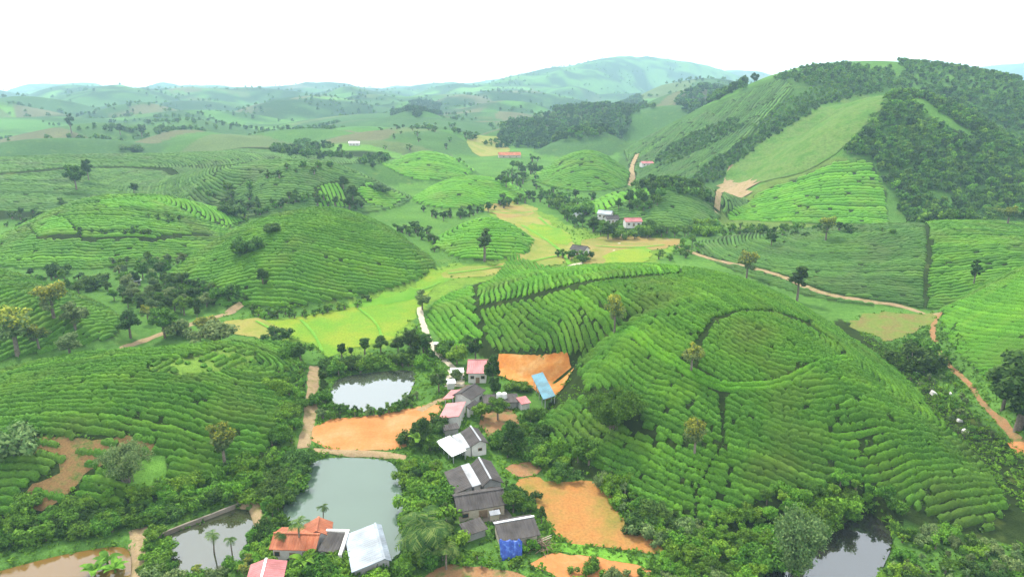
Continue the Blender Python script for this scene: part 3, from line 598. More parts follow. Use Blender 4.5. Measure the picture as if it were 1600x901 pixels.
def tea_plot(label, poly, kind, geo, spacing, mat, hh=.9, wfac=.78, clip=None, gaps=1.0, excl=(), warp=.7, step=None, soil=True, minlen=2.0, group=None, holes=0.0):
    poly = np.asarray(poly, float)
    c = poly.mean(0); dist = np.hypot(*c)
    if step is None: step = float(np.clip(dist / 400, .31, 2.0))
    det = dist < 260
    lo, hi = poly.min(0), poly.max(0); diag = np.linalg.norm(hi - lo)
    curves = []
    if kind == 'line':
        a, b = np.asarray(geo[0], float), np.asarray(geo[1], float); t = (b - a) / np.linalg.norm(b - a); n = np.array([-t[1], t[0]])
        bend = geo[2] if len(geo) > 2 else 0.0
        s = np.arange(-diag, diag, step); 
        for k in range(int(-diag / spacing), int(diag / spacing) + 1):
            curves.append(a + n * k * spacing + t * s[:, None] + n * (bend * (s / 50.0) ** 2)[:, None])
    elif kind == 'path':
        p = np.asarray(geo[0], float)
        for _ in range(3):
            q = [p[0]]
            for a_, b_ in zip(p[:-1], p[1:]): q += [a_ * .75 + b_ * .25, a_ * .25 + b_ * .75]
            q.append(p[-1]); p = np.array(q)
        dd = np.r_[0, np.cumsum(np.linalg.norm(np.diff(p, axis=0), axis=1))]; s = np.arange(0, dd[-1], step)
        cl = np.column_stack([np.interp(s, dd, p[:, 0]), np.interp(s, dd, p[:, 1])]); tg = np.gradient(cl, axis=0); tg /= np.linalg.norm(tg, axis=1)[:, None]; nn_ = np.column_stack([-tg[:, 1], tg[:, 0]])
        for k in range(geo[1]): curves.append(cl + nn_ * (k - (geo[1] - 1) / 2) * spacing)
    else:
        a, b = np.asarray(geo[0], float), np.asarray(geo[1], float); L = np.linalg.norm(b - a); t = (b - a) / max(L, 1e-6); n = np.array([-t[1], t[0]])
        dmax = max(np.linalg.norm(poly - a, axis=1).max(), np.linalg.norm(poly - b, axis=1).max())
        d = spacing * .6
        while d < dmax:
            ns = max(2, int(L / step)); na = max(6, int(math.pi * d / step))
            ls = np.linspace(0, L, ns, endpoint=False); an = np.linspace(0, math.pi, na, endpoint=False)
            q = np.concatenate([a + t * ls[:, None] - n * d, b + d * (np.sin(an)[:, None] * t - np.cos(an)[:, None] * n),
                                b - t * ls[:, None] + n * d, a + d * (-np.sin(an)[:, None] * t + np.cos(an)[:, None] * n)])
            # start the ring behind the hill so that a row is one run on the side one sees
            i0 = int(np.argmax(q @ (c / np.linalg.norm(c)))); q = np.roll(q, -i0, 0); q = np.concatenate([q, q[:1]])
            curves.append(q); d += spacing
    root = obj('tea_field', None, label=label, cat='tea field', group=group, loc=(c[0], c[1], Hs(*c)))
    cnt = 0
    for ci, P in enumerate(curves):
        P = P + np.column_stack([snoise(P[:, 0], P[:, 1], 31, 6), snoise(P[:, 0], P[:, 1], 27, 7)]) * warp
        keep = inpoly(P[:, 0], P[:, 1], poly)
        if not keep.any(): continue
        if clip is not None: keep &= inpoly(P[:, 0], P[:, 1], clip)
        for e in list(excl) + EXCL: 
            if keep.any(): keep &= ~inpoly(P[:, 0], P[:, 1], e)
        notch = np.ones(len(P))
        if holes: keep &= vnoise(P[:, 0], P[:, 1], 2.6, 21) > holes
        if gaps > 0:
            i = 0; s0 = max(1, int(.3 / step))
            while i < len(P):
                i += int(rng.uniform(1.2, 7.5) / step / gaps) + 1
                notch[i:i + s0] *= rng.uniform(.3, .75)
                if rng.random() < .10: keep[i:i + max(1, int(rng.uniform(.3, 1.1) / step))] = False
        if keep.sum() * step < minlen: continue
        idx = np.where(keep)[0]; i0, i1 = max(idx[0] - 1, 0), min(idx[-1] + 2, len(P)); P2, k2, n2 = P[i0:i1], keep[i0:i1], notch[i0:i1]
        if len(P2) < 4: continue
        me = row_mesh('tea_row', P2, k2, spacing, mat, hh * rng.uniform(.88, 1.1), wfac, det, n2, 0 if dist > 300 else (3.4 * step / .28 * .7))
        if me is None: continue
        o = obj('tea_row', me, parent=root)
        o.matrix_parent_inverse = root.matrix_basis.inverted(); cnt += 1
    if soil: COVER.append((poly, SOIL_TEA_SHADE, .6))
    return root

def plant_tea():
    tw = 2.0
    bareA = smooth_poly(hits([(36, 678), (100, 680), (160, 686), (242, 680), (244, 708), (190, 716), (165, 726), (132, 740), (126, 756), (100, 794), (60, 810), (18, 800), (36, 760), (88, 738), (88, 718), (46, 708)]), 1)
    grassA = smooth_poly(hits([(190, 712), (255, 705), (262, 740), (235, 770), (190, 762)]), 1)
    topA = smooth_poly(hits([(225, 570), (300, 560), (345, 545), (405, 548), (385, 575), (300, 590), (240, 585)]), 1)
    fpA = footprint('A', .97)
    polyA = hpoly([(-80, 600), (0, 584, 6), (120, 562, 6), (250, 550, 6), (330, 545, 6), (400, 540, 5), (440, 538, 3), (470, 552), (478, 600), (468, 655), (420, 700), (372, 742), (300, 765), (200, 788), (100, 800), (0, 815), (-80, 830)])
    EXCL.extend([])
    tea_plot('broad tea field curving round the near left hill above the brown bare patch', polyA, 'arc', ((-165, 150), (-64, 154)), 1.5, M['tea'], .9, .80, excl=(bareA, grassA, topA), gaps=.8)
    cover([(225, 570), (300, 560), (345, 545), (405, 548), (385, 575), (300, 590), (240, 585)], (.10, .175, .03), 2.5)
    cover([(190, 712), (255, 705), (262, 740), (235, 770), (190, 762)], (.10, .22, .035))
    tea_plot('scattered surviving tea bushes on the bare brown patch of the left hill', bareA, 'arc', ((-165, 150), (-64, 154)), 2.2, M['tea'], .75, .62, gaps=4.0, soil=False, holes=.50)
    tea_plot('small ragged tea patch on the grassy crown of the near left hill', topA, 'line', (hit(300, 580)[:2], hit(380, 550)[:2]), 1.7, M['tea'], .8, .75, gaps=2.5, soil=False, holes=.42)

    cN = footprint('N', .985)
    contN = ((62, 152), (40, 205))
    tea_plot('bright green tea rows at the left tip of the big front hill', hpoly([(666, 500), (676, 484, 6), (700, 466, 8), (736, 452, 8), (744, 488), (757, 538), (716, 545), (690, 534)]), 'line', (hit(690, 480)[:2], hit(735, 530)[:2], 1.5), 1.7, M['tea_bright'], .85, .85, gaps=.4)
    tea_plot('fan of short tea rows along the back crest of the big front hill', hpoly([(748, 478), (748, 452, 10), (800, 432, 40), (900, 424, 50), (1000, 424, 50), (1060, 425, 50), (1060, 428), (985, 433), (885, 447), (820, 464)]), 'line', (hit(840, 435)[:2], hit(850, 455)[:2], -3), 1.6, M['tea_bright'], .85, .82, gaps=.8)
    tea_plot('dense tea plot on the upper left face of the big front hill above the earth platform', hpoly([(748, 486), (830, 468), (890, 452), (912, 476), (955, 512), (975, 530), (925, 540), (905, 550), (885, 556), (800, 549), (765, 546), (757, 515)]), 'arc', contN, 1.2, M['tea'], .7, .86, gaps=1.6)
    tea_plot('sloping tea plot over the right shoulder of the big front hill', hpoly([(900, 450), (990, 437), (1065, 430), (1068, 424, 45), (1130, 434, 45), (1200, 460, 35), (1250, 485, 30), (1290, 510, 25), (1262, 504), (1208, 486), (1114, 499), (1092, 530), (1084, 576), (1050, 560), (1010, 535), (960, 502), (920, 470)]), 'arc', contN, 1.2, M['tea'], .8, .82, gaps=1.4)
    tea_plot('cap of level tea rows on the summit of the big front hill', hpoly([(1116, 503), (1208, 490), (1258, 510), (1318, 547), (1300, 566), (1220, 590), (1142, 602), (1088, 580), (1096, 540)]), 'arc', contN, 1.2, M['tea'], .85, .78, gaps=1.1)
    ring = [(895, 458), (925, 485), (960, 512), (1010, 540), (1055, 568), (1095, 595), (1140, 609), (1180, 606), (1240, 594), (1300, 574), (1332, 560)]
    ringw = hits(ring)
    tea_plot('bright double tea rows bordering the summit cap of the big front hill', footprint('N', .99), 'path', (ringw, 2), 1.2, M['tea_bright'], .75, .88, gaps=.3, soil=False, warp=.2)
    tea_plot('slanting tea rows on the left face of the big front hill beside the bamboo clump', hpoly([(900, 562), (915, 540), (960, 524), (1000, 545), (1060, 582), (1122, 616), (1130, 690), (1090, 697), (1040, 690), (1005, 672), (1000, 640), (960, 608), (915, 612)]), 'arc', contN, 1.2, M['tea'], .85, .80, gaps=1.3)
    tea_plot('bright low tea plot at the lower left foot of the big front hill', hpoly([(842, 652), (880, 632), (915, 620), (925, 650), (1000, 680), (1050, 700), (1122, 694), (1126, 700), (1088, 766), (1086, 832), (1040, 812), (985, 770), (950, 735), (880, 715), (850, 690)]), 'arc', contN, 1.2, M['tea'], .8, .82, gaps=1.3)
    tea_plot('large tea field sweeping across the steep front of the big front hill', hpoly([(1132, 618), (1225, 606), (1325, 570), (1322, 548), (1268, 510, 0), (1272, 500, 8), (1310, 514, 14), (1360, 556, 25), (1420, 612, 25), (1500, 700, 25), (1575, 790, 25), (1640, 850, 10), (1600, 860), (1500, 830), (1420, 790), (1340, 755), (1240, 765), (1150, 800), (1090, 830), (1085, 770), (1130, 690)]), 'arc', contN, 1.3, M['tea'], .9, .79, gaps=1.3, clip=cN)
    # right hills
    pM = footprint('M', .96)
    tea_plot('smooth vivid green tea slope at the right edge above the red track', pM, 'arc', ((190, 175), (200, 215)), 1.15, M['tea_bright'], .38, .99, gaps=.3, warp=.3)
    fL = footprint('L', .97)
    sideL = hit(1448, 420)[0]
    Lx = lambda s: np.array([p for p in fL])
    splitL = hpoly([(1449, 360), (1446, 478)])
    dL = splitL[1] - splitL[0]
    farL = splitL[0] - dL * 4; nearL = splitL[1] + dL * .5
    tea_plot('dull green tea rows on the left half of the right middle hill', np.array([nearL - (.3, 0), farL - (.3, 0), (0, farL[1]), (0, nearL[1])]), 'arc', ((150, 300), (250, 300)), 1.6, M['tea_dull'], .8, .82, clip=fL, gaps=.5, soil=False)
    tea_plot('darker tea rows on the right half of the right middle hill beyond the narrow path', np.array([nearL + (.3, 0), farL + (.3, 0), (400, farL[1]), (400, nearL[1])]), 'arc', ((150, 300), (250, 300)), 1.9, M['tea'], .95, .76, clip=fL, gaps=.5, soil=False)
    COVER.append((fL, SOIL_TEA_SHADE, .6)); COVER.append((cN, SOIL_TEA_SHADE, .6))
    # left hills
    tea_plot('tea rows on the hillside at the left edge behind the yellow flowering trees', footprint('B', .95), 'arc', ((-215, 205), (-200, 215)), 1.8, M['tea'], .95, .8, gaps=.6)
    tea_plot('rounded hill ringed with tea rows in the middle left, nearest the yellow rice', footprint('C', .96), 'arc', ((-100, 285), (-70, 285)), 1.7, M['tea'], .9, .78, gaps=.5)
    d1 = hpoly([(44, 354), (80, 338), (108, 345), (122, 366), (62, 374)]); d2 = hpoly([(268, 312), (330, 322), (384, 346), (352, 353), (300, 336)]); d3 = hpoly([(150, 316), (200, 308), (260, 308), (300, 322), (240, 326), (170, 326)])
    tea_plot('flat topped tea hill at the left behind the ringed hill', footprint('D', .95), 'arc', ((-215, 345), (-180, 345)), 1.95, M['tea'], .95, .78, gaps=.6, excl=(d1, d2, d3))
    tea_plot('pale bright tea corner at the left end of the flat topped hill', d1, 'arc', ((-215, 345), (-180, 345)), 2.1, M['tea_bright'], .8, .9, gaps=.4, soil=False)
    tea_plot('pale bright tea strip down the right end of the flat topped hill', d2, 'arc', ((-215, 345), (-180, 345)), 2.1, M['tea_bright'], .8, .85, gaps=.4, soil=False)
    tea_plot('pale tea rows along the crest of the flat topped hill', d3, 'arc', ((-215, 345), (-180, 345)), 2.1, M['tea_bright'], .8, .85, gaps=.6, soil=False)
    tea_plot('small round tea mound in the valley with a tall dark tree in front', footprint('F', .93), 'arc', ((-12, 322), (-8, 328)), 2.2, M['tea_bright'], .8, .84, gaps=.4)
    tea_plot('bright tea mound beyond the valley paddies', footprint('G', .92), 'arc', ((-40, 475), (-20, 475)), 2.6, M['tea_bright'], .7, .88, gaps=.3)
    j1 = hpoly([(916, 332), (930, 313), (975, 300), (1040, 293), (1098, 294), (1090, 304), (1010, 308), (965, 320), (930, 336)])
    tea_plot('tea hill behind the valley farm on the right of the paddies', footprint('J', .9), 'arc', ((75, 405), (105, 405)), 2.3, M['tea_dull'], .9, .8, gaps=.6, excl=(j1,))
    tea_plot('lime green tea strip along the top of the hamlet hill', j1, 'line', (hit(960, 308)[:2], hit(968, 318)[:2]), 2.8, M['tea_bright'], .7, .85, gaps=.3, soil=False)
    tea_plot('green conical tea hill beyond the valley right of the far fields', footprint('I', .9), 'arc', ((55, 575), (75, 575)), 3.0, M['tea'], .9, .8, gaps=.4)
    tea_plot('light green tea dome in the far valley left of the far fields', footprint('H', .9), 'arc', ((-85, 600), (-65, 600)), 3.0, M['tea_bright'], .8, .85, gaps=.4)
    e1 = hpoly([(492, 294), (530, 284), (548, 324), (500, 324)]); e2 = hpoly([(556, 300), (575, 285), (640, 308), (612, 326), (575, 318)])
    tea_plot('long rounded tea ridge in the left distance falling towards the valley', footprint('E', .93), 'arc', ((-165, 455), (-110, 450)), 2.1, M['tea_dull'], .8, .82, gaps=.5, excl=(e1, e2))
    tea_plot('bright square tea plot with upright rows on the long left ridge', e1, 'line', (hit(512, 296)[:2], hit(522, 322)[:2]), 2.6, M['tea_bright'], .8, .8, gaps=.3, soil=False)
    tea_plot('bright tea plot at the right end of the long left ridge', e2, 'arc', ((-165, 455), (-110, 450)), 2.4, M['tea_bright'], .8, .82, gaps=.3, soil=False)
    fe = footprint('Ee', .95); fe = fe[(fe[:, 0] > -420)]
    tea_plot('wide tea ridge crossing the left distance', footprint('Ee', .95), 'arc', ((-480, 500), (-260, 500)), 2.2, M['tea_dull'], .8, .82, gaps=.6, clip=np.array([(-420, 380), (-150, 380), (-60, 640), (-420, 640)]))
    tea_plot('vivid level tea rows on the lower spur of the right mountain', hpoly([(1133, 336), (1180, 305), (1240, 282), (1300, 256), (1362, 252), (1384, 300), (1390, 350), (1300, 352), (1200, 346), (1140, 344)]), 'line', (hit(1180, 330)[:2], hit(1360, 322)[:2], 2.0), 2.7, M['tea_bright'], .95, .8, gaps=.5)
    tea_plot('faint terraced tea rows on the left flank of the right mountain', hpoly([(990, 275), (975, 236), (1010, 214), (1060, 192), (1120, 167), (1180, 138), (1225, 122), (1240, 140), (1200, 190), (1160, 225), (1120, 262), (1090, 290), (1040, 297)]), 'line', (hit(1060, 285)[:2], hit(1130, 240)[:2], 2.0), 3.2, M['tea_dull'], 1.0, .74, gaps=.8)

# ------------------------------------------------------------------ trees
def leaf_quads(cen, nrm, size, asp=1.7):
    """leaf cards as rhombi: cen (n,3), nrm (n,3), size (n,)"""
    n = len(cen); nrm = nrm / (np.linalg.norm(nrm, axis=1)[:, None] + 1e-9)
    r = rng.normal(size=(n, 3)); t = np.cross(nrm, r); t /= np.linalg.norm(t, axis=1)[:, None] + 1e-9; b = np.cross(nrm, t)
    s = size[:, None]
    V = np.stack([cen - t * s * asp * .5, cen + b * s * .5 - nrm * s * .08, cen + t * s * asp * .5, cen - b * s * .5 - nrm * s * .08], 1)
    return V.reshape(-1, 3), np.arange(n * 4).reshape(-1, 4)
def crown_leaves(blobs, per, size, up=.4, drop=0.0):
    """blobs: (x,y,z,r) ; leaves scattered in and on each blob"""
    C, N = [], []
    for x, y, z, r in blobs:
        k = max(6, int(per * r * r)); d = rng.normal(size=(k, 3)); d /= np.linalg.norm(d, axis=1)[:, None]
        rad = r * (rng.random(k) ** .33) * (.75 + .35 * rng.random(k))
        p = d * rad[:, None]; p[:, 2] *= .8
        C.append(p + (x, y, z)); N.append(d * .9 + (0, 0, up) + rng.normal(size=(k, 3)) * .45)
    C = np.concatenate(C); N = np.concatenate(N)
    return leaf_quads(C, N, size * (.7 + .6 * rng.random(len(C))))
def tube(pts, radii, sides=6):
    pts = np.asarray(pts, float); n = len(pts); V = []
    for i in range(n):
        d = pts[min(i + 1, n - 1)] - pts[max(i - 1, 0)]; d /= np.linalg.norm(d) + 1e-9
        a = np.cross(d, (0, 0, 1.0) if abs(d[2]) < .9 else (1.0, 0, 0)); a /= np.linalg.norm(a); b = np.cross(d, a)
        an = np.linspace(0, 2 * math.pi, sides, endpoint=False)
        V.append(pts[i] + radii[i] * (np.cos(an)[:, None] * a + np.sin(an)[:, None] * b))
    V = np.concatenate(V); Fq = []
    for i in range(n - 1):
        for k in range(sides): Fq.append((i * sides + k, i * sides + (k + 1) % sides, (i + 1) * sides + (k + 1) % sides, (i + 1) * sides + k))
    return V, np.array(Fq)
def merge(parts):
    V, Fq, o = [], [], 0
    for v, f in parts: V.append(v); Fq.append(f + o); o += len(v)
    return np.concatenate(V), np.concatenate(Fq)
PROTO = {}
def reg(name, crown, trunk, height):
    PROTO.setdefault(name, []).append((crown, trunk, height))
def make_trees():
    def trunk_mesh(h, r, limbs, spread, base=.35):
        parts = [tube([(0, 0, -.4), (r * .3, 0, h * .3), (-r * .2, r * .3, h * .62), (0, 0, h * .9)], [r * 1.25, r, r * .7, r * .25])]
        for i in range(limbs):
            a = 2.4 * i + rng.random(); z0 = h * (base + .08 * i); L = spread * (.7 + .4 * rng.random())
            parts.append(tube([(0, 0, z0), (L * .5 * math.cos(a), L * .5 * math.sin(a), z0 + L * .45), (L * math.cos(a), L * math.sin(a), z0 + L * .7)], [r * .55, r * .35, r * .12], 5))
        return mesh_np('trunk', *merge(parts), [M['bark']], smooth=True)
    def broad(name, mat, h, rad, zc, nb, per, size, flat=.8, top=None, br=(.26, .44), seed=0):
        for v in range(3):
            bl = []
            for i in range(nb):
                d = rng.normal(size=3); d /= np.linalg.norm(d); rr_ = rad * (.45 + .45 * rng.random())
                z = zc + d[2] * rr_ * flat
                bl.append((d[0] * rr_, d[1] * rr_, max(z, .12 * h), rad * rng.uniform(*br)))
            bl.append((0, 0, zc, rad * .6))
            Vv, Fv = crown_leaves(bl, per, size)
            sc = h / Vv[:, 2].max(); Vv[:, 2] *= sc
            mi = None; mats = [mat]
            if top is not None:
                cz = Vv.reshape(-1, 4, 3)[:, 0, :]; k = (cz[:, 2] > h * .58) & (rng.random(len(cz)) < np.clip((cz[:, 2] / h - .5) * 2.2, 0, .85))
                mi = k.astype(int); mats = [mat, top]
            cm = mesh_np('crown', Vv, Fv, mats, midx=mi)
            reg(name, cm, trunk_mesh(h, h * .022 + .05, 5, rad * .7), h)
    broad('round', M['leaf'], 6, 2.3, 3.7, 17, 260, .23)
    broad('bright', M['leaf_bright'], 5, 2.3, 2.9, 18, 260, .24)
    broad('dark', M['leaf_dark'], 6.5, 2.2, 4.0, 18, 280, .22, .95)
    broad('tall', M['leaf_dark'], 11, 2.2, 7.0, 22, 200, .30, 1.7)
    broad('yellow', M['leaf_grey'], 7, 2.6, 4.3, 18, 170, .23, .9, top=M['leaf_yellow'], br=(.2, .34))
    broad('grey', M['leaf_grey'], 6, 2.3, 3.5, 18, 230, .21, .95)
    broad('column', M['leaf_dark'], 5, 1.1, 2.9, 16, 520, .20, 1.7, br=(.3, .5))
    # low bushes: leaves to the ground
    for nm, mt in (('bush', 'leaf'), ('bush_bright', 'leaf_bright'), ('bush_dark', 'leaf_dark'), ('bush_grey', 'leaf_grey')):
        for v in range(3):
            bl = [(rng.normal() * .75, rng.normal() * .75, .45 + .75 * rng.random(), .42 + .35 * rng.random()) for i in range(13)]
            Vv, Fv = crown_leaves(bl, 400, .165); Vv[:, 2] = np.maximum(Vv[:, 2], .02) * (2.0 / Vv[:, 2].max())
            st = merge([tube([(0, 0, -.2), (.3 * math.cos(a), .3 * math.sin(a), .6), (.6 * math.cos(a), .6 * math.sin(a), 1.2)], [.05, .04, .02], 5) for a in (0.3, 2.2, 4.4)])
            reg(nm, mesh_np('crown', Vv, Fv, [M[mt]]), mesh_np('stem', *st, [M['bark']]), 2.0)
    # bamboo clump: arching culms, drooping leaves
    for nm, mt in (('bamboo', 'leaf'), ('mound', 'leaf_grey'), ('bamboo_pale', 'leaf_grey')):
        for v in range(2):
            culms, C, N = [], [], []
            for i in range(46 if nm != 'mound' else 40):
                a = rng.uniform(0, 2 * math.pi); r0 = .9 * math.sqrt(rng.random()); rx = (1.4 + 2.6 * rng.random()) * (1.0 if nm != 'bamboo_pale' else .55); hh = (4.6 + 2.2 * rng.random()) * (1 - .055 * rx)
                ca, sa = math.cos(a), math.sin(a); t = np.linspace(0, 1, 9)
                rr2 = r0 + rx * t ** 1.9; zz = hh * np.sin(np.clip(t * 1.9, 0, 1.9)) / 1.0
                pts = np.column_stack([ca * rr2, sa * rr2, zz]); culms.append(tube(pts, np.linspace(.05, .012, 9), 4))
                for k in range(2, 9):
                    q = 60
                    C.append(pts[k] + rng.normal(size=(q, 3)) * (.36, .36, .42)); N.append(rng.normal(size=(q, 3)) + (ca * .6, sa * .6, .5))
            C = np.concatenate(C); N = np.concatenate(N); C[:, 2] = np.maximum(C[:, 2], .05)
            Vv, Fv = leaf_quads(C, N, .16 * (.7 + .6 * rng.random(len(C))), 2.4)
            reg(nm, mesh_np('crown', Vv, Fv, [M[mt]]), mesh_np('stem', *merge(culms), [M['bark']]), 6.0)
    # palms: ringed trunk and arching fronds with leaflets
    def frond(a, L, rise, droop, lw, nl):
        t = np.linspace(0, 1, 9); rad = L * t * (1 - .12 * t); z = rise * t - droop * t ** 2.2
        pts = np.column_stack([math.cos(a) * rad, math.sin(a) * rad, z]); cards = []
        side = np.array([-math.sin(a), math.cos(a), 0])
        for k in range(1, nl):
            tt = k / nl; p = np.array([np.interp(tt, t, pts[:, i]) for i in range(3)]); q = np.array([np.interp(min(tt + .08, 1), t, pts[:, i]) for i in range(3)])
            ll = lw * math.sin(math.pi * (tt * .86 + .1)) ; fw = (q - p) / (np.linalg.norm(q - p) + 1e-9)
            for s in (-1, 1):
                tip = p + side * s * ll + fw * ll * .55 + np.array((0, 0, -ll * .35))
                wv = fw * (L / nl) * .42
                cards.append((p - wv, p + wv, tip + wv * .3, tip - wv * .3))
        return pts, np.array(cards)
    for nm, th, L, nf, lw in (('palm', 4.2, 2.6, 15, .75), ('areca', 4.0, 1.3, 9, .45), ('coconut', 3.6, 3.6, 17, .9)):
        for v in range(2):
            lean = rng.uniform(-.3, .3)
            tr = tube([(0, 0, -.3), (lean * .2, 0, th * .35), (lean * .6, .1, th * .7), (lean, .1, th)], [.15, .11, .1, .09] if nm == 'areca' else [.22, .17, .15, .14], 7)
            Vc, rach = [], []
            for i in range(nf):
                pts, cards = frond(2.4 * i + rng.random() * .3, L * rng.uniform(.85, 1.1), L * rng.uniform(.15, .75), L * rng.uniform(.45, .95), lw, 13)
                off = np.array((lean, .1, th)); Vc.append(cards.reshape(-1, 3) + off); rach.append(tube(pts + off, np.linspace(.05, .012, 9), 4))
            Vc = np.concatenate(Vc); rv, rf = merge(rach)
            Vv, Fv = merge([(Vc, np.arange(len(Vc)).reshape(-1, 4)), (rv, rf)])
            reg(nm, mesh_np('fronds', Vv, Fv, [M['palm']]), mesh_np('trunk', *tr, [M['bark']], smooth=True), th + L * .45)
    # banana: broad upright leaves
    for v in range(2):
        Vc = []
        for i in range(8):
            a = 2.4 * i + rng.random(); L = 1.9 * rng.uniform(.8, 1.1); t = np.linspace(0, 1, 6); rad = L * .75 * t ** 1.3; z = 1.2 + L * (t - .65 * t ** 2.4)
            c = np.column_stack([math.cos(a) * rad, math.sin(a) * rad, z]); sd = np.array((-math.sin(a), math.cos(a), 0)); wd = .34 * np.sin(math.pi * (t * .9 + .05))
            l, r = c + sd * wd[:, None] + (0, 0, .06), c - sd * wd[:, None] + (0, 0, .06)
            for k in range(5): Vc += [l[k], c[k], c[k + 1], l[k + 1], c[k], r[k], r[k + 1], c[k + 1]]
        Vc = np.array(Vc)
        reg('banana', mesh_np('leaves', Vc, np.arange(len(Vc)).reshape(-1, 4), [M['leaf_bright']]), mesh_np('stem', *tube([(0, 0, -.2), (0, 0, .7), (.05, 0, 1.4)], [.14, .12, .09], 7), [M['leaf']]), 2.6)
TN = {'round': 'broadleaf_tree', 'bright': 'broadleaf_tree', 'dark': 'broadleaf_tree', 'tall': 'tall_tree', 'yellow': 'flowering_tree', 'grey': 'broadleaf_tree', 'column': 'small_tree',
      'bush': 'shrub', 'bush_bright': 'shrub', 'bush_dark': 'shrub', 'bush_grey': 'shrub', 'bamboo': 'bamboo_clump', 'mound': 'bamboo_clump', 'bamboo_pale': 'bamboo_clump', 'palm': 'palm_tree', 'areca': 'palm_tree', 'coconut': 'palm_tree', 'banana': 'banana_plant'}
TC = {'broadleaf_tree': 'tree', 'tall_tree': 'tree', 'flowering_tree': 'tree', 'small_tree': 'tree', 'shrub': 'shrub', 'bamboo_clump': 'bamboo', 'palm_tree': 'palm', 'banana_plant': 'banana plant'}
def tree_at(p, height, kind, label, group=None, wide=1.0, parts=True):
    crown, trunk, h0 = random.choice(PROTO[kind]); s = height / h0
    nm = TN[kind]
    root = obj(nm, None, label=label, cat=TC[nm], group=group, loc=(p[0], p[1], p[2] if len(p) > 2 else Hs(p[0], p[1])), rz=random.uniform(0, 6.28), scale=(s * wide * random.uniform(.93, 1.07), s * wide * random.uniform(.93, 1.07), s))
    obj(crown.name.split('.')[0], crown, parent=root); obj(trunk.name.split('.')[0], trunk, parent=root)
    return root
def tree_px(u, v, hpx, kind, label, group=None, wide=1.0):
    p = hit(u, v); Z = depth(*p); al = math.asin(min(1, (CH - p[2]) / math.sqrt(p[0] ** 2 + p[1] ** 2 + (CH - p[2]) ** 2)))
    return tree_at(p, hpx * Z / F / max(math.cos(al), .5), kind, label, group, wide)
PROTO_COL = bpy.data.collections.new('scatter_sources')          # not linked to the scene
def gn_mass(name, pts, scales, meshes, label):
    """a mass of plants nobody counts: one object, instances on points"""
    me = bpy.data.meshes.new(name); me.vertices.add(len(pts)); me.vertices.foreach_set('co', np.asarray(pts, np.float32).ravel()); me.update()
    for nm, vals in (('size', scales), ('turn', rng.uniform(0, 6.28, len(pts)))):
        at = me.attributes.new(nm, 'FLOAT', 'POINT'); at.data.foreach_set('value', np.asarray(vals, np.float32))
    col = bpy.data.collections.new(name + '_source')
    for m in meshes: col.objects.link(bpy.data.objects.new(name + '_source', m))
    ng = bpy.data.node_groups.new(name, 'GeometryNodeTree')
    ng.interface.new_socket('Geometry', in_out='INPUT', socket_type='NodeSocketGeometry'); ng.interface.new_socket('Geometry', in_out='OUTPUT', socket_type='NodeSocketGeometry')
    N = ng.nodes; gi = N.new('NodeGroupInput'); go = N.new('NodeGroupOutput'); m2p = N.new('GeometryNodeMeshToPoints'); ci = N.new('GeometryNodeCollectionInfo')
    ci.inputs['Collection'].default_value = col; ci.inputs['Separate Children'].default_value = True; ci.inputs['Reset Children'].default_value = True
    iop = N.new('GeometryNodeInstanceOnPoints'); iop.inputs['Pick Instance'].default_value = True
    a1 = N.new('GeometryNodeInputNamedAttribute'); a1.data_type = 'FLOAT'; a1.inputs['Name'].default_value = 'size'
    a2 = N.new('GeometryNodeInputNamedAttribute'); a2.data_type = 'FLOAT'; a2.inputs['Name'].default_value = 'turn'
    cx = N.new('ShaderNodeCombineXYZ'); L = ng.links
    L.new(gi.outputs[0], m2p.inputs['Mesh']); L.new(m2p.outputs[0], iop.inputs['Points']); L.new(ci.outputs[0], iop.inputs['Instance'])
    L.new(a2.outputs['Attribute'], cx.inputs['Z']); L.new(cx.outputs[0], iop.inputs['Rotation']); L.new(a1.outputs['Attribute'], iop.inputs['Scale'])
    L.new(iop.outputs[0], go.inputs[0])
    o = obj(name, me, kind='stuff', label=label); md = o.modifiers.new('scatter', 'NODES'); md.node_group = ng
    return o
POOL = []
ADJ = {'round': 'green', 'bright': 'bright green', 'dark': 'dark green', 'tall': 'tall dark', 'yellow': 'yellow topped', 'grey': 'greyish green', 'bush': 'green', 'bush_bright': 'bright green', 'bush_dark': 'dark green', 'bush_grey': 'greyish green'}
NOUN = {'round': 'tree', 'bright': 'tree', 'dark': 'tree', 'tall': 'tree', 'yellow': 'tree', 'grey': 'tree'}
def scatter(poly, n, kinds, hrange, label, group, mind=1.0, avoid=()):
    poly = np.asarray(poly); lo, hi = poly.min(0), poly.max(0); got = []; tries = 0
    while len(got) < n and tries < n * 60:
        tries += 1; q = lo + (hi - lo) * rng.random(2)
        if not inpoly(q[:1], q[1:], poly)[0]: continue
        if any(inpoly(q[:1], q[1:], a)[0] for a in list(avoid) + STRIPS + [b for b, _ in PONDS]): continue
        if got and min((q[0] - g[0]) ** 2 + (q[1] - g[1]) ** 2 for g in got) < mind ** 2: continue
        got.append(q); kd = random.choice(kinds); z = Hs(q[0], q[1]); h = rng.uniform(*hrange) * (.80 if q[1] < 200 else .9)
        u = 800 + F * q[0] / depth(q[0], q[1], z)
        vis = h / depth(q[0], q[1], z) if -20 < u < 1620 else 0.0
        POOL.append((vis, q[0], q[1], z, h, kd, ADJ[kd] + ' ' + NOUN.get(kd, 'shrub') + ' ' + label, group))
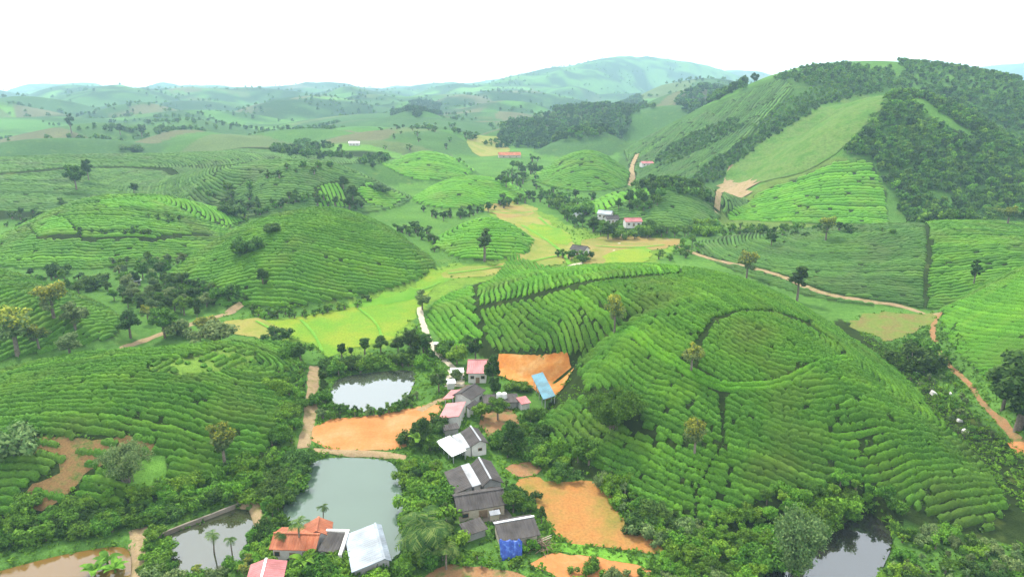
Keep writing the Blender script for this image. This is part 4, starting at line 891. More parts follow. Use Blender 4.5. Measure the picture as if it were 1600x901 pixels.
def place_pool(limit=285):
    rest = []
    for fam in (True, False):
        c = sorted([p for p in POOL if p[5].startswith('bush') == fam], key=lambda p: -p[0])
        for p in c[:limit]: tree_at(p[1:4], p[4], p[5], p[6], p[7] + (' - shrubs' if fam else ' - trees'), random.uniform(.9, 1.25))
        rest += c[limit:]
    lod = {}
    for kd in ('bush', 'bush_bright', 'bush_dark', 'bush_grey', 'round', 'bright', 'dark', 'tall', 'yellow', 'grey'):
        mt = {'bush': 'leaf', 'bush_bright': 'leaf_bright', 'bush_dark': 'leaf_dark', 'bush_grey': 'leaf_grey', 'round': 'leaf', 'bright': 'leaf_bright', 'dark': 'leaf_dark', 'tall': 'leaf_dark', 'yellow': 'leaf_grey', 'grey': 'leaf_grey'}[kd]
        L = [lod_tree(M[mt], 1.0, .55 if kd.startswith('bush') else .42, 9, 900, .11) for _ in range(2)]
        lod[kd] = (mt, L)
    bym = {}
    for p in rest: bym.setdefault(lod[p[5]][0], []).append(p)
    for mt, ps in bym.items():
        kds = sorted(set(p[5] for p in ps)); ms = [mesh_np('bush_source', V, Fq, [M[mt], M['bark']], midx=mi) for kd in kds for V, Fq, mi in lod[kd][1]]
        gn_mass('undergrowth', [p[1:4] for p in ps], [p[4] for p in ps], ms, {'leaf': 'green', 'leaf_bright': 'bright green', 'leaf_dark': 'dark green', 'leaf_grey': 'greyish'}[mt] + ' undergrowth and far bushes between the hills')
    print('pool', len(POOL), 'rest', len(rest))

# ------------------------------------------------------------------ buildings
def roof_mat(name, a, b, rough=.7, pitch=.9, spec=.3, moss=None, fine=7.0):
    """sheet or tile roofing: streaks running down the slope, fine courses as relief"""
    m, t, bb = new_mat(name); tc = nd(t, 'ShaderNodeTexCoord'); mp = nd(t, 'ShaderNodeMapping'); mp.inputs['Scale'].default_value = (1.6, .25, .25)
    t.links.new(tc.outputs['Object'], mp.inputs['Vector']); n = noise(t, 1.2, 5, .65, mp.outputs[0])
    n2 = noise(t, fine, 3, .6, tc.outputs['Object'])
    c = ramp(t, n.outputs['Fac'], [(.3, a), (.7, b)]).outputs[0]
    g = ramp(t, n2.outputs['Fac'], [(.3, (.78,) * 3), (.7, (1.12,) * 3)]).outputs[0]; c = mixc(t, c, g, 1, 'MULTIPLY')
    n4 = noise(t, .35, 2, .5, tc.outputs['Object']); s4 = ramp(t, n4.outputs['Fac'], [(.35, (.72, .70, .68)), (.5, (1, 1, 1)), (.65, (1.12, 1.1, 1.08))]).outputs[0]; c = mixc(t, c, s4, 1, 'MULTIPLY')
    if moss:
        n3 = noise(t, .5, 4, .7, tc.outputs['Object']); f = nd(t, 'ShaderNodeMapRange'); f.inputs['From Min'].default_value = .52; f.inputs['From Max'].default_value = .7
        t.links.new(n3.outputs['Fac'], f.inputs['Value']); c = mixc(t, c, moss, nd_mul(t, f.outputs[0], .7))
    t.links.new(c, bb.inputs['Base Color']); bb.inputs['Roughness'].default_value = rough; bb.inputs['Specular IOR Level'].default_value = spec
    wv = nd(t, 'ShaderNodeTexWave', wave_type='BANDS', bands_direction='X'); wv.inputs['Scale'].default_value = pitch * 1.5; t.links.new(tc.outputs['Object'], wv.inputs['Vector'])
    bump(t, bb, wv.outputs['Fac'], .35, .04); return m
M['r_dark'] = roof_mat('fibre_cement_roof', (0.037, 0.032, 0.031), (0.071, 0.065, 0.062), .9, moss=(0.053, 0.046, 0.031))
M['r_tile'] = roof_mat('clay_tile_roof', (0.270, 0.068, 0.026), (0.374, 0.140, 0.068), .85, moss=(0.156, 0.062, 0.036))
M['r_pink'] = roof_mat('faded_red_sheet_roof', (0.300, 0.085, 0.085), (0.360, 0.135, 0.135), .55)
M['r_white'] = roof_mat('white_sheet_roof', (0.629, 0.663, 0.680), (0.748, 0.765, 0.782), .45)
M['r_grey'] = roof_mat('grey_sheet_roof', (0.204, 0.222, 0.240), (0.300, 0.318, 0.336), .5)
M['r_blue'] = roof_mat('blue_sheet_roof', (.038, .135, .180), (.060, .175, .225), .6)
M['r_sky'] = roof_mat('pale_blue_sheet_roof', (.175, .215, .250), (.235, .275, .315), .5)
M['w_white'] = plain('white_plaster', (0.592, 0.576, 0.544), .9, dirt=.3, scale=.5)
M['w_cream'] = plain('cream_plaster', (0.465, 0.413, 0.315), .9, dirt=.35, scale=.5)
M['w_grey'] = plain('grey_plaster', (0.315, 0.315, 0.300), .9, dirt=.35, scale=.5)
M['frame'] = plain('window_frame', (.30, .20, .12), .6)
M['glass'] = plain('dark_pane', (.03, .035, .04), .15, spec=.6, dirt=.1)
M['post'] = plain('steel_post', (.45, .46, .47), .5, .3)
M['wood'] = plain('old_wood', (.23, .16, .10), .9, dirt=.4, scale=2)
M['tarp'] = var_mat('blue_tarpaulin', [(.3, (.008, .026, .17)), (.55, (.014, .055, .27)), (.75, (.10, .20, .42))], 1.6, .45, 5, .3, .1, .3, .25)
M['tank'] = plain('white_tank', (0.656, 0.656, 0.640), .4, dirt=.12)

def box_v(x0, x1, y0, y1, z0, z1):
    V = [(x, y, z) for z in (z0, z1) for y in (y0, y1) for x in (x0, x1)]
    return V, [(0, 2, 3, 1), (4, 5, 7, 6), (0, 1, 5, 4), (2, 6, 7, 3), (0, 4, 6, 2), (1, 3, 7, 5)]
def part_box(root, name, b, mat, sub=None):
    V, Fq = box_v(*b); return obj(name, mesh_py(name, V, Fq, [mat]), parent=sub or root)
def slope_mesh(name, L, y0, z0, y1, z1, mat, th=.09, rib=.45):
    """ribbed roof slab from the high edge (y0, z0) to the low edge (y1, z1), along x"""
    n = max(3, int(L / rib) * 2 + 1); x = np.linspace(-L / 2, L / 2, n); up = np.where(np.arange(n) % 2 == 0, .045, 0.0)
    V, Fq = [], []
    for k in range(n):
        for yy, zz in ((y0, z0), ((y0 + y1) / 2, (z0 + z1) / 2 - .02), (y1, z1)): V.append((x[k], yy, zz + up[k]))
    for k in range(n):
        for yy, zz in ((y0, z0), ((y0 + y1) / 2, (z0 + z1) / 2 - .02), (y1, z1)): V.append((x[k], yy, zz - th))
    f = lambda a, b, c, d: Fq.append((a, b, c, d) if y1 > y0 else (d, c, b, a))
    for k in range(n - 1):
        for j in range(2):
            a = k * 3 + j; f(a, a + 3, a + 4, a + 1); o = n * 3; f(o + a + 1, o + a + 4, o + a + 3, o + a)
        a = k * 3; o = n * 3; f(a + 2, a + 5, o + a + 5, o + a + 2); f(a + 3, a, o + a, o + a + 3)
    o = n * 3
    for j in range(2): f(j, j + 1, o + j + 1, o + j); e = (n - 1) * 3; f(e + j + 1, e + j, o + e + j, o + e + j + 1)
    return mesh_py(name, V, Fq, [mat])
def house(name, label, cat, p, q, zr, left=None, right=None, roof='r_dark', roof2=None, wall='w_white', over=.45, cap=None, wins=(), doors=(), walls=True, posts=0, g0=None, group=None, pz=None):
    """ridge between photo pixels p and q at height zr; left/right = (pixel, eave height) or (width in metres, eave height)"""
    zf = 1.0 if g0 is not None else .70
    zr = zr * zf
    a, b = px(*p, zr), px(*q, zr)
    if pz is not None: pass
    d = b - a; L = np.linalg.norm(d); t = d / L; n = np.array([-t[1], t[0]]); mid = (a + b) / 2
    def side(s, sg):
        if s is None: return None
        w_, e = s; e = e * zf
        if isinstance(w_, tuple): w_ = abs((px(*w_, e) - a) @ n)
        return max(w_, .6), e
    lf, rt = side(left, 1), side(right, -1)
    gz = (Hs(*mid) if g0 is None else g0)
    root = obj(name, None, label=label, cat=cat, group=group, loc=(mid[0], mid[1], gz), rz=math.atan2(t[1], t[0]))
    zr = zr - gz
    sides = []
    if lf: sides.append((lf[0], lf[1] - gz, roof))
    if rt: sides.append((-rt[0], rt[1] - gz, roof2 or roof))
    for w_, e, rm in sides: obj('roof_slope', slope_mesh('roof_slope', L, 0.0, zr, w_, e, M[rm]), parent=root)
    if cap or len(sides) == 2:
        V, Fq = box_v(-L / 2 - .05, L / 2 + .05, -.16, .16, zr - .02, zr + .11); obj('ridge_cap', mesh_py('ridge_cap', V, Fq, [M[cap or roof]]), parent=root)
    ins = lambda w_: w_ - math.copysign(min(over, abs(w_) * .3), w_)
    zat = lambda y: (zr - .14) if abs(y) < 1e-6 else zr - .14 + (([s for s in sides if s[0] * y > 0] or sides)[0][1] - zr) * abs(y / ([s for s in sides if s[0] * y > 0] or sides)[0][0])
    ys = sorted([ins(s[0]) for s in sides] + [0.0] if len(sides) == 2 else [ins(sides[0][0]), -.0 + .0])
    xl = L / 2 - min(over, L * .08)
    if walls:
        prof = [(ys[0], -.4), (ys[-1], -.4)] + [(y, zat(y)) for y in ys[::-1]]
        m = len(prof); V = [(-xl, y, z) for y, z in prof] + [(xl, y, z) for y, z in prof]
        Fq = [tuple(range(m))[::-1], tuple(range(m, 2 * m))] + [(i, (i + 1) % m, m + (i + 1) % m, m + i) for i in range(m)]
        obj('wall', mesh_py('wall', V, Fq, [M[wall]]), parent=root)
        for (sd, u0, w_, h_, z0) in wins:
            add_window(root, sd, u0, w_, h_, z0, xl, ys, 'window')
        for (sd, u0, w_, h_) in doors:
            add_window(root, sd, u0, w_, h_, .05, xl, ys, 'door')
    else:
        k = max(2, posts)
        for y in (ys[0] + .1, ys[-1] - .1):
            for i in range(k):
                x = -xl + 2 * xl * i / (k - 1); part_box(root, 'post', (x - .07, x + .07, y - .07, y + .07, -2.0, zat(y)), M['post'])
    return root
def add_window(root, sd, u0, w_, h_, z0, xl, ys, kind):
    """sd: 'l' / 'r' long walls (+y / -y), 'a' / 'b' gable ends (-x / +x)"""
    pm = M['glass'] if kind == 'window' else M['wood']
    if sd in 'lr':
        y = ys[-1] if sd == 'l' else ys[0]; o = .05 if sd == 'l' else -.05
        z0, h_ = z0 * .7, h_ * .74
        fr = part_box(root, kind, (u0 - w_ / 2, u0 + w_ / 2, min(y - o, y + o), max(y - o, y + o), z0, z0 + h_), M['frame'])
        part_box(root, 'pane' if kind == 'window' else 'door_leaf', (u0 - w_ / 2 + .1, u0 + w_ / 2 - .1, min(y, y + o * 1.4), max(y, y + o * 1.4), z0 + .1, z0 + h_ - .1), pm, sub=fr)
    else:
        x = -xl if sd == 'a' else xl; o = -.05 if sd == 'a' else .05
        z0, h_ = z0 * .7, h_ * .74
        fr = part_box(root, kind, (min(x - o, x + o), max(x - o, x + o), u0 - w_ / 2, u0 + w_ / 2, z0, z0 + h_), M['frame'])
        part_box(root, 'pane' if kind == 'window' else 'door_leaf', (min(x, x + o * 1.4), max(x, x + o * 1.4), u0 - w_ / 2 + .1, u0 + w_ / 2 - .1, z0 + .1, z0 + h_ - .1), pm, sub=fr)
def small_house(u, v, L, W, rz, roof, wall, label, zr=4.6, ze=3.0):
    zr *= .85; ze *= .8
    p = hit(u, v)
    root = obj('farmhouse', None, label=label, cat='house', loc=(p[0], p[1], p[2]), rz=rz)
    for sg in (1, -1): obj('roof_slope', slope_mesh('roof_slope', L, 0, zr, sg * W / 2, ze, M[roof], rib=.9), parent=root)
    V, Fq = box_v(-L / 2, L / 2, -.18, .18, zr - .02, zr + .12); obj('ridge_cap', mesh_py('ridge_cap', V, Fq, [M[roof]]), parent=root)
    y = W / 2 - .4; prof = [(-y, -1.0), (y, -1.0), (y, ze + .05), (0, zr - .15), (-y, ze + .05)]; xl = L / 2 - .35; m = 5
    V = [(-xl, a, b) for a, b in prof] + [(xl, a, b) for a, b in prof]
    obj('wall', mesh_py('wall', V, [tuple(range(5))[::-1], tuple(range(5, 10))] + [(i, (i + 1) % m, m + (i + 1) % m, m + i) for i in range(m)], [M[wall]]), parent=root)
    for x in (-L * .28, L * .28): add_window(root, 'r', x, 1.2, 1.3, .9, xl, [-y, y], 'window')
    add_window(root, 'r', 0, 1.1, 2.1, 0, xl, [-y, y], 'door')
    return root
def build_houses():
    house('farmhouse', 'long house with orange clay tile roof and grey white walls by the large pond', 'house', (428, 832), (500, 834), 5.0, left=(3.2, 3.3), right=((460, 859), 3.3), roof='r_tile', wall='w_white',
          wins=(('r', -2.6, .9, 1.2, 1.2), ('r', 1.8, .9, 1.2, 1.2), ('a', -1, .9, 1.1, 1.2)), doors=(('r', -.2, 1.0, 2.1),))
    house('house_wing', 'short orange tiled rear wing of the long tiled house, facing the pond', 'house', (498, 807), (494, 829), 5.3, left=(2.2, 3.6), right=(2.4, 3.6), roof='r_tile', wall='w_white')
    house('farmhouse', 'pinkish red sheet roof with white ridge cut off by the bottom edge', 'house', (416, 872), (402, 926), 4.3, left=((449, 876), 3.2), right=((392, 880), 3.2), roof='r_pink', cap='r_white', wall='w_cream')
    r = house('annex', 'annex with dark sloping roof inside white parapets between tiled house and pale blue roof', 'house', (512, 830), (541, 833), 4.2, right=((524, 863), 3.2), roof='r_dark', wall='w_white', over=.2, wins=(('r', 0, 1.2, 1.0, 1.2),))
    for k, ((u0, v0), (u1, v1)) in enumerate((((543, 832), (531, 868)), ((510, 829), (546, 830)))):
        pa, pb = px(u0, v0, 2.8), px(u1, v1, 2.8); mid = (pa + pb) / 2; L = np.linalg.norm(pb - pa); an = math.atan2(*(pb - pa)[::-1])
        o = part_box(r, 'parapet', (-L / 2, L / 2, -.25, .25, -.4, 3.05), M['w_white'])
        o.matrix_parent_inverse = r.matrix_basis.inverted(); o.location = (mid[0], mid[1], 0); o.rotation_euler = (0, 0, an)
    house('barn', 'large pale blue sheet roof standing over the edge of the big pond', 'barn', (586, 817), (601, 873), 5.4, right=((541, 850), 3.9), left=((607, 858), 4.7), roof='r_sky', roof2='r_sky', wall='w_grey', wins=(('b', -1.5, 1.2, 1.2, 1.1), ('b', 1.0, 1.2, 1.2, 1.1)))
    # dark roofed farm in the middle
    house('farmhouse', 'farmhouse with twin dark fibre cement slopes and a pale gable end', 'house', (748, 714), (767, 748), 5.2, left=((775, 733), 3.4), right=((742, 739), 3.4), roof='r_dark', cap='r_grey', wall='w_grey', wins=(('b', 0, 1.0, 1.0, 1.4),))
    house('lean_to', 'dark lean to roof left of the twin sloped farmhouse', 'house', (720, 727), (738, 760), 4.0, right=((701, 752), 3.0), roof='r_dark', wall='w_grey')
    house('lean_to', 'narrow whitish roof strip between the dark lean to and the twin sloped farmhouse', 'house', (733, 723), (752, 756), 3.55, right=((729, 744), 3.25), roof='r_grey', wall='w_white')
    house('farmhouse', 'dark roofed house with cream front wall facing the concrete courtyard', 'house', (709, 775), (786, 763), 5.0, left=(2.6, 3.4), right=((747, 795), 3.2), roof='r_dark', wall='w_cream', wins=(('r', -2.9, 1.2, 1.2, 1.0), ('r', 2.6, 1.2, 1.2, 1.0)), doors=(('r', .2, 1.5, 2.2),))
    house('shed', 'low dark shed roof in front of the cream walled house', 'shed', (717, 818), (750, 807), 2.9, right=((747, 831), 2.2), roof='r_dark', wall='w_grey')
    house('farmhouse', 'dark roof with white rear edge above the blue tarpaulin', 'house', (772, 817), (834, 806), 4.5, left=(1.6, 3.6), right=((818, 840), 3.0), roof='r_dark', cap='r_white', wall='w_cream')
    # white roofed house
    house('farmhouse', 'dark gabled house with white gable wall next to the white sheet roof', 'house', (735, 665), (751, 688), 5.0, left=((753, 677), 3.6), right=((727, 686), 3.6), roof='r_dark', cap='r_grey', wall='w_white', wins=(('b', 0, .9, .9, 1.5),))
    house('lean_to', 'grey sheet strip roof between white roof and dark gable', 'house', (719, 676), (737, 697), 3.5, right=((714, 690), 3.2), roof='r_grey', wall='w_white')
    house('porch', 'bright white sheet roof of the porch facing the orange field', 'house', (703, 680), (729, 703), 3.2, right=((690, 698), 2.6), roof='r_white', walls=False, posts=4)
    # pink roofs
    house('shed', 'small white roof over the pale terrace left of the pink roofed white house', 'shed', (697, 592), (711, 591), 2.8, right=((703, 599), 2.4), roof='r_white', wall='w_white')
    house('shed', 'white flat porch roof joined to the left side of the pink roofed white house', 'shed', (703, 575), (724, 574), 3.2, right=((713, 582), 2.9), roof='r_white', wall='w_white')
    house('shed', 'narrow dark roof right of the large pink porch', 'shed', (728, 634), (742, 624), 4.0, right=((736, 637), 3.2), roof='r_dark', wall='w_white')
    house('shed', 'low dark shed roof just above the white sheet porch', 'shed', (690, 664), (714, 660), 2.8, right=((704, 671), 2.5), roof='r_dark', wall='w_grey')
    house('shed', 'small rusty lean to beside the courtyard of the cream walled house', 'shed', (764, 798), (780, 795), 2.8, right=((773, 804), 2.3), roof='r_grey', wall='w_cream')
    house('farmhouse', 'white house under a pink sheet roof nearest the pale footpath', 'house', (731, 562), (763, 562), 5.6, left=(1.6, 4.4), right=((744, 583), 4.0), roof='r_pink', wall='w_white', wins=(('r', -1.2, 1, 1.2, 1.6), ('r', 1.4, 1, 1.2, 1.6)), doors=(('r', .1, 1, 2.1),))
    house('farmhouse', 'dark roofed house with tall white side wall among the pink roofs', 'house', (719, 614), (742, 599), 5.2, left=(2.2, 3.8), right=((749, 616), 3.8), roof='r_dark', wall='w_white', wins=(('r', -1.5, 1, 1.1, 1.2), ('r', 1.5, 1, 1.1, 1.2)))
    house('porch', 'large pink sheet roof beside the orange field', 'house', (728, 627), (717, 650), 4.0, right=((694, 637), 2.9), roof='r_pink', wall='w_white')
    house('porch', 'small pink porch roof behind the large pink one', 'house', (720, 608), (707, 622), 3.7, right=((702, 612), 2.9), roof='r_pink', walls=False, posts=2)
    house('shed', 'long low grey flat roof carrying two white tanks', 'shed', (754, 616), (808, 614), 2.8, right=((780, 629), 2.5), roof='r_dark', wall='w_grey')
    house('shed', 'tiny pink roofed hut at the end of the grey flat roof', 'shed', (806, 621), (821, 618), 3.1, right=((818, 631), 2.5), roof='r_pink', wall='w_white')
    for u in (780, 788):
        c = px(u, 621, 1.95); V, Fq = [], []
        an = np.linspace(0, 2 * math.pi, 14, endpoint=False); pr = [(.62, 0), (.66, .12), (.66, 1.0), (.58, 1.25), (.3, 1.42), (.12, 1.46), (.12, 1.55)]
        for r_, z in pr: V += [(r_ * math.cos(a), r_ * math.sin(a), z) for a in an]
        for i in range(len(pr) - 1):
            for k in range(14): Fq.append((i * 14 + k, i * 14 + (k + 1) % 14, (i + 1) * 14 + (k + 1) % 14, (i + 1) * 14 + k))
        Fq.append(tuple(range((len(pr) - 1) * 14, len(pr) * 14)))
        obj('water_tank', mesh_py('water_tank', V, Fq, [M['tank']]), label=('left' if u == 780 else 'right') + ' one of two white water tanks on the grey flat roof', cat='tank', group='water tanks', loc=(c[0], c[1], 1.84))
    ZS = hit(846, 612)[2]
    house('open_shed', 'long open shed with light blue roof on the orange earth platform', 'shed', (848, 581), (868, 618), ZS + 3.9, right=((838, 602), ZS + 3.2), roof='r_blue', walls=False, posts=5, g0=ZS)
    # tarpaulin, wood pile
    tl, tr = px(780, 836, 2.45) - (0, 1.0), px(816, 836, 2.45) - (0, 1.0); bl, br = px(783, 856, .15) - (0, 2.9), px(815, 854, .15) - (0, 2.9); n = 14; V = []
    for i in range(n):
        for j in range(9):
            s, t = i / (n - 1), j / 8; p = (tl * (1 - s) + tr * s) * (1 - t) + (bl * (1 - s) + br * s) * t
            z = 2.35 * (1 - t) + .15 * t + .16 * math.sin(s * 17 + t * 3) + .10 * math.sin(s * 31 - t * 7) + .1 * math.sin(math.pi * t)
            V.append((p[0], p[1] + .12 * math.sin(s * 23 + 2 * t), z))
    V = np.array(V); me = mesh_np('tarpaulin', V, grid_faces(n, 9), [M['tarp']], smooth=True)
    o = obj('tarpaulin', me, label='crumpled blue tarpaulin hanging from the eaves of a dark roof', cat='tarpaulin')
    sm = o.modifiers.new('thick', 'SOLIDIFY'); sm.thickness = .03
    c = px(846, 850, .3); root = obj('wood_pile', None, label='heap of brown branches and two pale poles right of the blue tarpaulin', cat='wood pile', loc=(c[0], c[1], 0))
    for k in range(46):
        a = rng.uniform(0, 3.14); L = rng.uniform(.9, 2.2); x, y = rng.normal() * .8, rng.normal() * .8; z = max(.1, 1.25 - .5 * (x * x + y * y)) * rng.random() + .06
        e = np.array([math.cos(a), math.sin(a), rng.uniform(-.25, .25)]) * L / 2; q = np.array((x, y, z + .15))
        obj('branch', mesh_np('branch', *tube([q - e, q + e * .1 + (0, 0, .05), q + e], [.06, .05, .03], 5), [M['wood']]), parent=root)
    for s in (0, .5):
        obj('pole', mesh_np('pole', *tube([(-1.5, -.9 + s, .9), (1.6, .1 + s, 1.6)], [.07, .06], 6), [M['w_cream']]), parent=root)
    c = px(684, 547, .0); root = obj('gate_hut', None, label='tiny cream hut beside the pale footpath at the foot of the hill', cat='hut', loc=(c[0], c[1], Hs(*c)))
    part_box(root, 'wall', (-.9, .9, -.7, .7, -.3, 2.0), M['w_cream']); part_box(root, 'roof', (-1.1, 1.1, -.9, .9, 2.0, 2.15), M['r_white']); part_box(root, 'door', (-.35, .35, -.76, -.66, 0, 1.7), M['wood'])
    pw = pxs([(243, 838), (262, 829), (300, 814), (340, 799), (386, 781)]); root = obj('retaining_wall', None, label='low grey concrete wall along the far side of the small dark pond', cat='wall', loc=(0, 0, 0))
    for k in range(len(pw) - 1):
        d = pw[k + 1] - pw[k]; L = np.linalg.norm(d); m = (pw[k] + pw[k + 1]) / 2
        o = part_box(root, 'wall_panel', (-L / 2 - .02, L / 2 + .02, -.16, .16, -1.2, .08 + .02 * (k % 2)), M['concrete']); o.location = (m[0], m[1], 0); o.rotation_euler = (0, 0, math.atan2(d[1], d[0]))
    # farms up the valley
    small_house(906, 397, 7.5, 6, -.55, 'r_dark', 'w_white', 'white house with grey roof standing alone in the valley paddies')
    small_house(946, 340, 8, 5.5, -.5, 'r_sky', 'w_white', 'pale blue roofed farmhouse among the trees above the track fork')
    small_house(955, 348, 7.5, 5, .3, 'r_dark', 'w_white', 'grey roofed farmhouse just in front of the pale blue roof')
    small_house(988, 352, 9, 6, .1, 'r_pink', 'w_white', 'pinkish farmhouse right of the pale blue roof in the valley')
    small_house(902, 343, 5, 4, .8, 'r_white', 'w_white', 'small white hut at the left end of the valley hamlet')
    small_house(1010, 259, 11, 7, .2, 'r_pink', 'w_white', 'white hillside house at the foot of the right mountain')
    small_house(796, 246, 24, 11, .12, 'r_tile', 'w_cream', 'long red roof in the far valley fields', 6.5, 3.5)
    small_house(554, 227, 11, 6, 0, 'r_white', 'w_white', 'tiny white hut on the far left ridge')
    small_house(209, 446, 4.6, 3.6, .9, 'r_white', 'w_grey', 'white roofed shed hidden in trees between the left hills', 3.6, 2.4)
    # gravestones and rubble by the gully
    for k, (u, v, s) in enumerate(((1396, 556, .9), (1433, 583, .9), (1458, 616, 1.4), (1484, 616, .9), (1499, 658, 1.0), (1508, 676, 1.5))):
        p = hit(u, v); V, Fq = box_v(-.6 * s, .6 * s, -.4 * s, .4 * s, -.3, .5 * s)
        V = [(a * (.8 if c > 0 else 1) + .1 * rng.normal() * s, b * (.75 if c > 0 else 1) + .1 * rng.normal() * s, c + .12 * s * rng.normal() * (c > 0)) for a, b, c in V]
        o = obj('boulder', mesh_py('boulder', V, Fq, [M['w_white']]), label='pale boulder lying in the weedy right gully', cat='boulder', group='boulders in the gully', loc=tuple(p), rz=rng.uniform(0, 3))
        bv = o.modifiers.new('b', 'BEVEL'); bv.width = .12 * s; bv.segments = 2

# ------------------------------------------------------------------ planting
def plant():
    T = tree_px
    T(757, 408, 52, 'tall', 'tall dark tree standing alone in front of the small round tea mound', wide=1.3)
    T(1245, 471, 56, 'tall', 'tall dark tree standing beside the track behind the big front hill', wide=1.15)
    T(1166, 437, 46, 'yellow', 'yellow topped tree beside the track left of the tall dark tree', wide=1.0)
    T(1521, 446, 42, 'tall', 'slender dark tree on the right half of the right middle hill', wide=.9)
    T(1290, 376, 40, 'yellow', 'yellowish tree at the foot of the vivid tea spur', wide=1.1)
    T(1205, 385, 22, 'dark', 'small dark tree on the left end of the right middle hill', wide=1.2)
    T(960, 524, 66, 'yellow', 'thin yellow topped tree in the upper left face of the big hill', wide=.8)
    T(1080, 582, 46, 'yellow', 'yellow topped tree left of the summit cap of the big hill', wide=1.1)
    T(1085, 712, 60, 'yellow', 'bushy yellow topped tree on the lower face of the big hill', wide=.95)
    T(958, 668, 48, 'bamboo', 'dark bamboo clump on the big hill near the blue shed', wide=1.15)
    T(352, 728, 66, 'yellow', 'yellow green tree at the right foot of the near left hill', wide=1.1)
    T(200, 752, 48, 'mound', 'rounded drooping bamboo mound beside the bare brown patch', wide=1.05)
    T(25, 714, 46, 'bush_grey', 'grey green shrub at the left edge of the bare patch', wide=1.1)
    T(660, 484, 32, 'grey', 'greyish tree at the left tip of the big front hill', wide=1.1)
    T(411, 444, 26, 'dark', 'small round tree on the front of the ringed tea hill', wide=1.2)
    T(394, 392, 24, 'bush_dark', 'dark bush on the left shoulder of the ringed tea hill', wide=1.0)
    T(376, 396, 18, 'bush', 'green bush next to the dark bush on the ringed hill', wide=1.3)
    T(425, 362, 14, 'bush_dark', 'tiny bush near the crest of the ringed tea hill', wide=1.4)
    T(1424, 578, 40, 'bush_dark', 'wide dark bush in the right gully beside brown field', wide=1.0)
    T(1444, 562, 32, 'bush', 'green bush right of the wide dark bush in gully', wide=1.2)
    T(1590, 672, 120, 'dark', 'big dark tree at the right edge beside the red track', wide=1.3)
    T(1566, 640, 70, 'dark', 'dark tree just left of the big right edge tree', wide=1.2)
    T(1620, 700, 110, 'dark', 'big dark tree partly outside the right edge', wide=1.3)
    T(1574, 352, 32, 'yellow', 'yellowish bushy tree at the right edge below the forest', wide=1.5)
    for k, (u, v, h, kd, lb) in enumerate(((534, 560, 24, 'column', 'slim small tree first in the line above the upper pond'), (549, 557, 15, 'column', 'shortest small tree second in the line above the upper pond'), (570, 554, 27, 'column', 'rounded dark tree third in the line above the upper pond'),
                                          (595, 552, 28, 'dark', 'rounded dark tree fourth in the line above the upper pond'), (622, 552, 26, 'dark', 'dark tree at the right end of the line above the upper pond'), (642, 553, 38, 'dark', 'largest dark tree above the right end of the upper pond'), (662, 552, 32, 'dark', 'dark tree beside the pale footpath above the upper pond'))):
        T(u, v, h, kd, lb, wide=1.25)
    T(714, 569, 32, 'bright', 'bright round tree above the pink roofed white house', wide=1.1)
    T(743, 562, 34, 'dark', 'dark tree behind the pink roofed white house', wide=1.1)
    T(728, 548, 26, 'round', 'green tree between the footpath and the dark tree', wide=1.1)
    T(700, 552, 22, 'bush', 'shrub beside the tiny cream hut', wide=1.2)
    T(432, 532, 20, 'bush_dark', 'dark bush alone in the field left of the yellow rice', wide=1.3)
    T(470, 566, 30, 'dark', 'dark shrubby tree at the upper end of the straight path', wide=1.1)
    T(452, 556, 22, 'bush', 'shrub at the back corner of the near left hill', wide=1.2)
    T(120, 297, 40, 'round', 'large grey green tree on the wide left ridge', wide=1.0)
    T(139, 283, 34, 'dark', 'dark tree just right of the large grey green ridge tree', wide=.8)
    T(210, 303, 18, 'dark', 'small dark tree behind the flat topped hill', wide=1.1)
    T(112, 208, 32, 'tall', 'tall tree on the far left horizon ridge', wide=1.0)
    T(188, 211, 18, 'dark', 'round dark tree far left on the ridge', wide=1.3)
    T(222, 214, 20, 'dark', 'dark tree right of the round one on the far left ridge', wide=1.1)
    T(208, 237, 12, 'bush_dark', 'small bush on the far left slope', wide=1.4)
    T(537, 296, 22, 'dark', 'dark tree at the upper end of the clump on the long left ridge', wide=1.2)
    T(552, 318, 30, 'dark', 'dark tree in the middle of the clump on the long left ridge', wide=1.1)
    T(546, 328, 22, 'dark', 'dark tree at the lower end of the clump on the long left ridge', wide=1.1)
    T(597, 300, 14, 'bush_dark', 'dark bush on the right flank of the long left ridge', wide=1.6)
    T(85, 500, 62, 'yellow', 'big yellow flowering tree on the left hillside', wide=1.25)
    T(28, 556, 84, 'yellow', 'biggest yellow flowering tree in the left corner of the hillside', wide=1.25)
    T(118, 516, 46, 'grey', 'grey green tree right of the big yellow flowering tree', wide=1.3)
    T(62, 548, 44, 'yellow', 'lower yellow tree between the two big yellow ones', wide=1.2)
    T(110, 556, 36, 'grey', 'pale bushy tree under the left hillside', wide=1.4)
    T(320, 528, 36, 'yellow', 'yellowish shrubby tree on the track behind the near left hill', wide=1.5)
    T(285, 522, 26, 'bush_grey', 'pale shrub left of the yellowish tree on the track', wide=1.2)
    T(336, 534, 26, 'bush_grey', 'pale shrub right of the yellowish tree on the track', wide=1.4)
    T(258, 528, 48, 'round', 'green tree beside the track behind the near left hill', wide=1.0)
    T(204, 528, 44, 'dark', 'dark tree at the foot of the left hillside by the track', wide=1.2)
    T(232, 505, 30, 'yellow', 'yellow green tree among the dark thicket between left hills', wide=1.1)
    T(950, 374, 26, 'dark', 'round dark tree in front of the pale blue roofed valley farmhouse', wide=1.5)
    T(927, 362, 24, 'dark', 'dark tree left of the pale blue roofed valley farmhouse', wide=1.3)
    T(1015, 362, 20, 'round', 'green tree right of the pinkish valley farmhouse', wide=1.4)
    # palms and bananas
    T(506, 822, 34, 'areca', 'slim palm rising behind the orange tiled house')
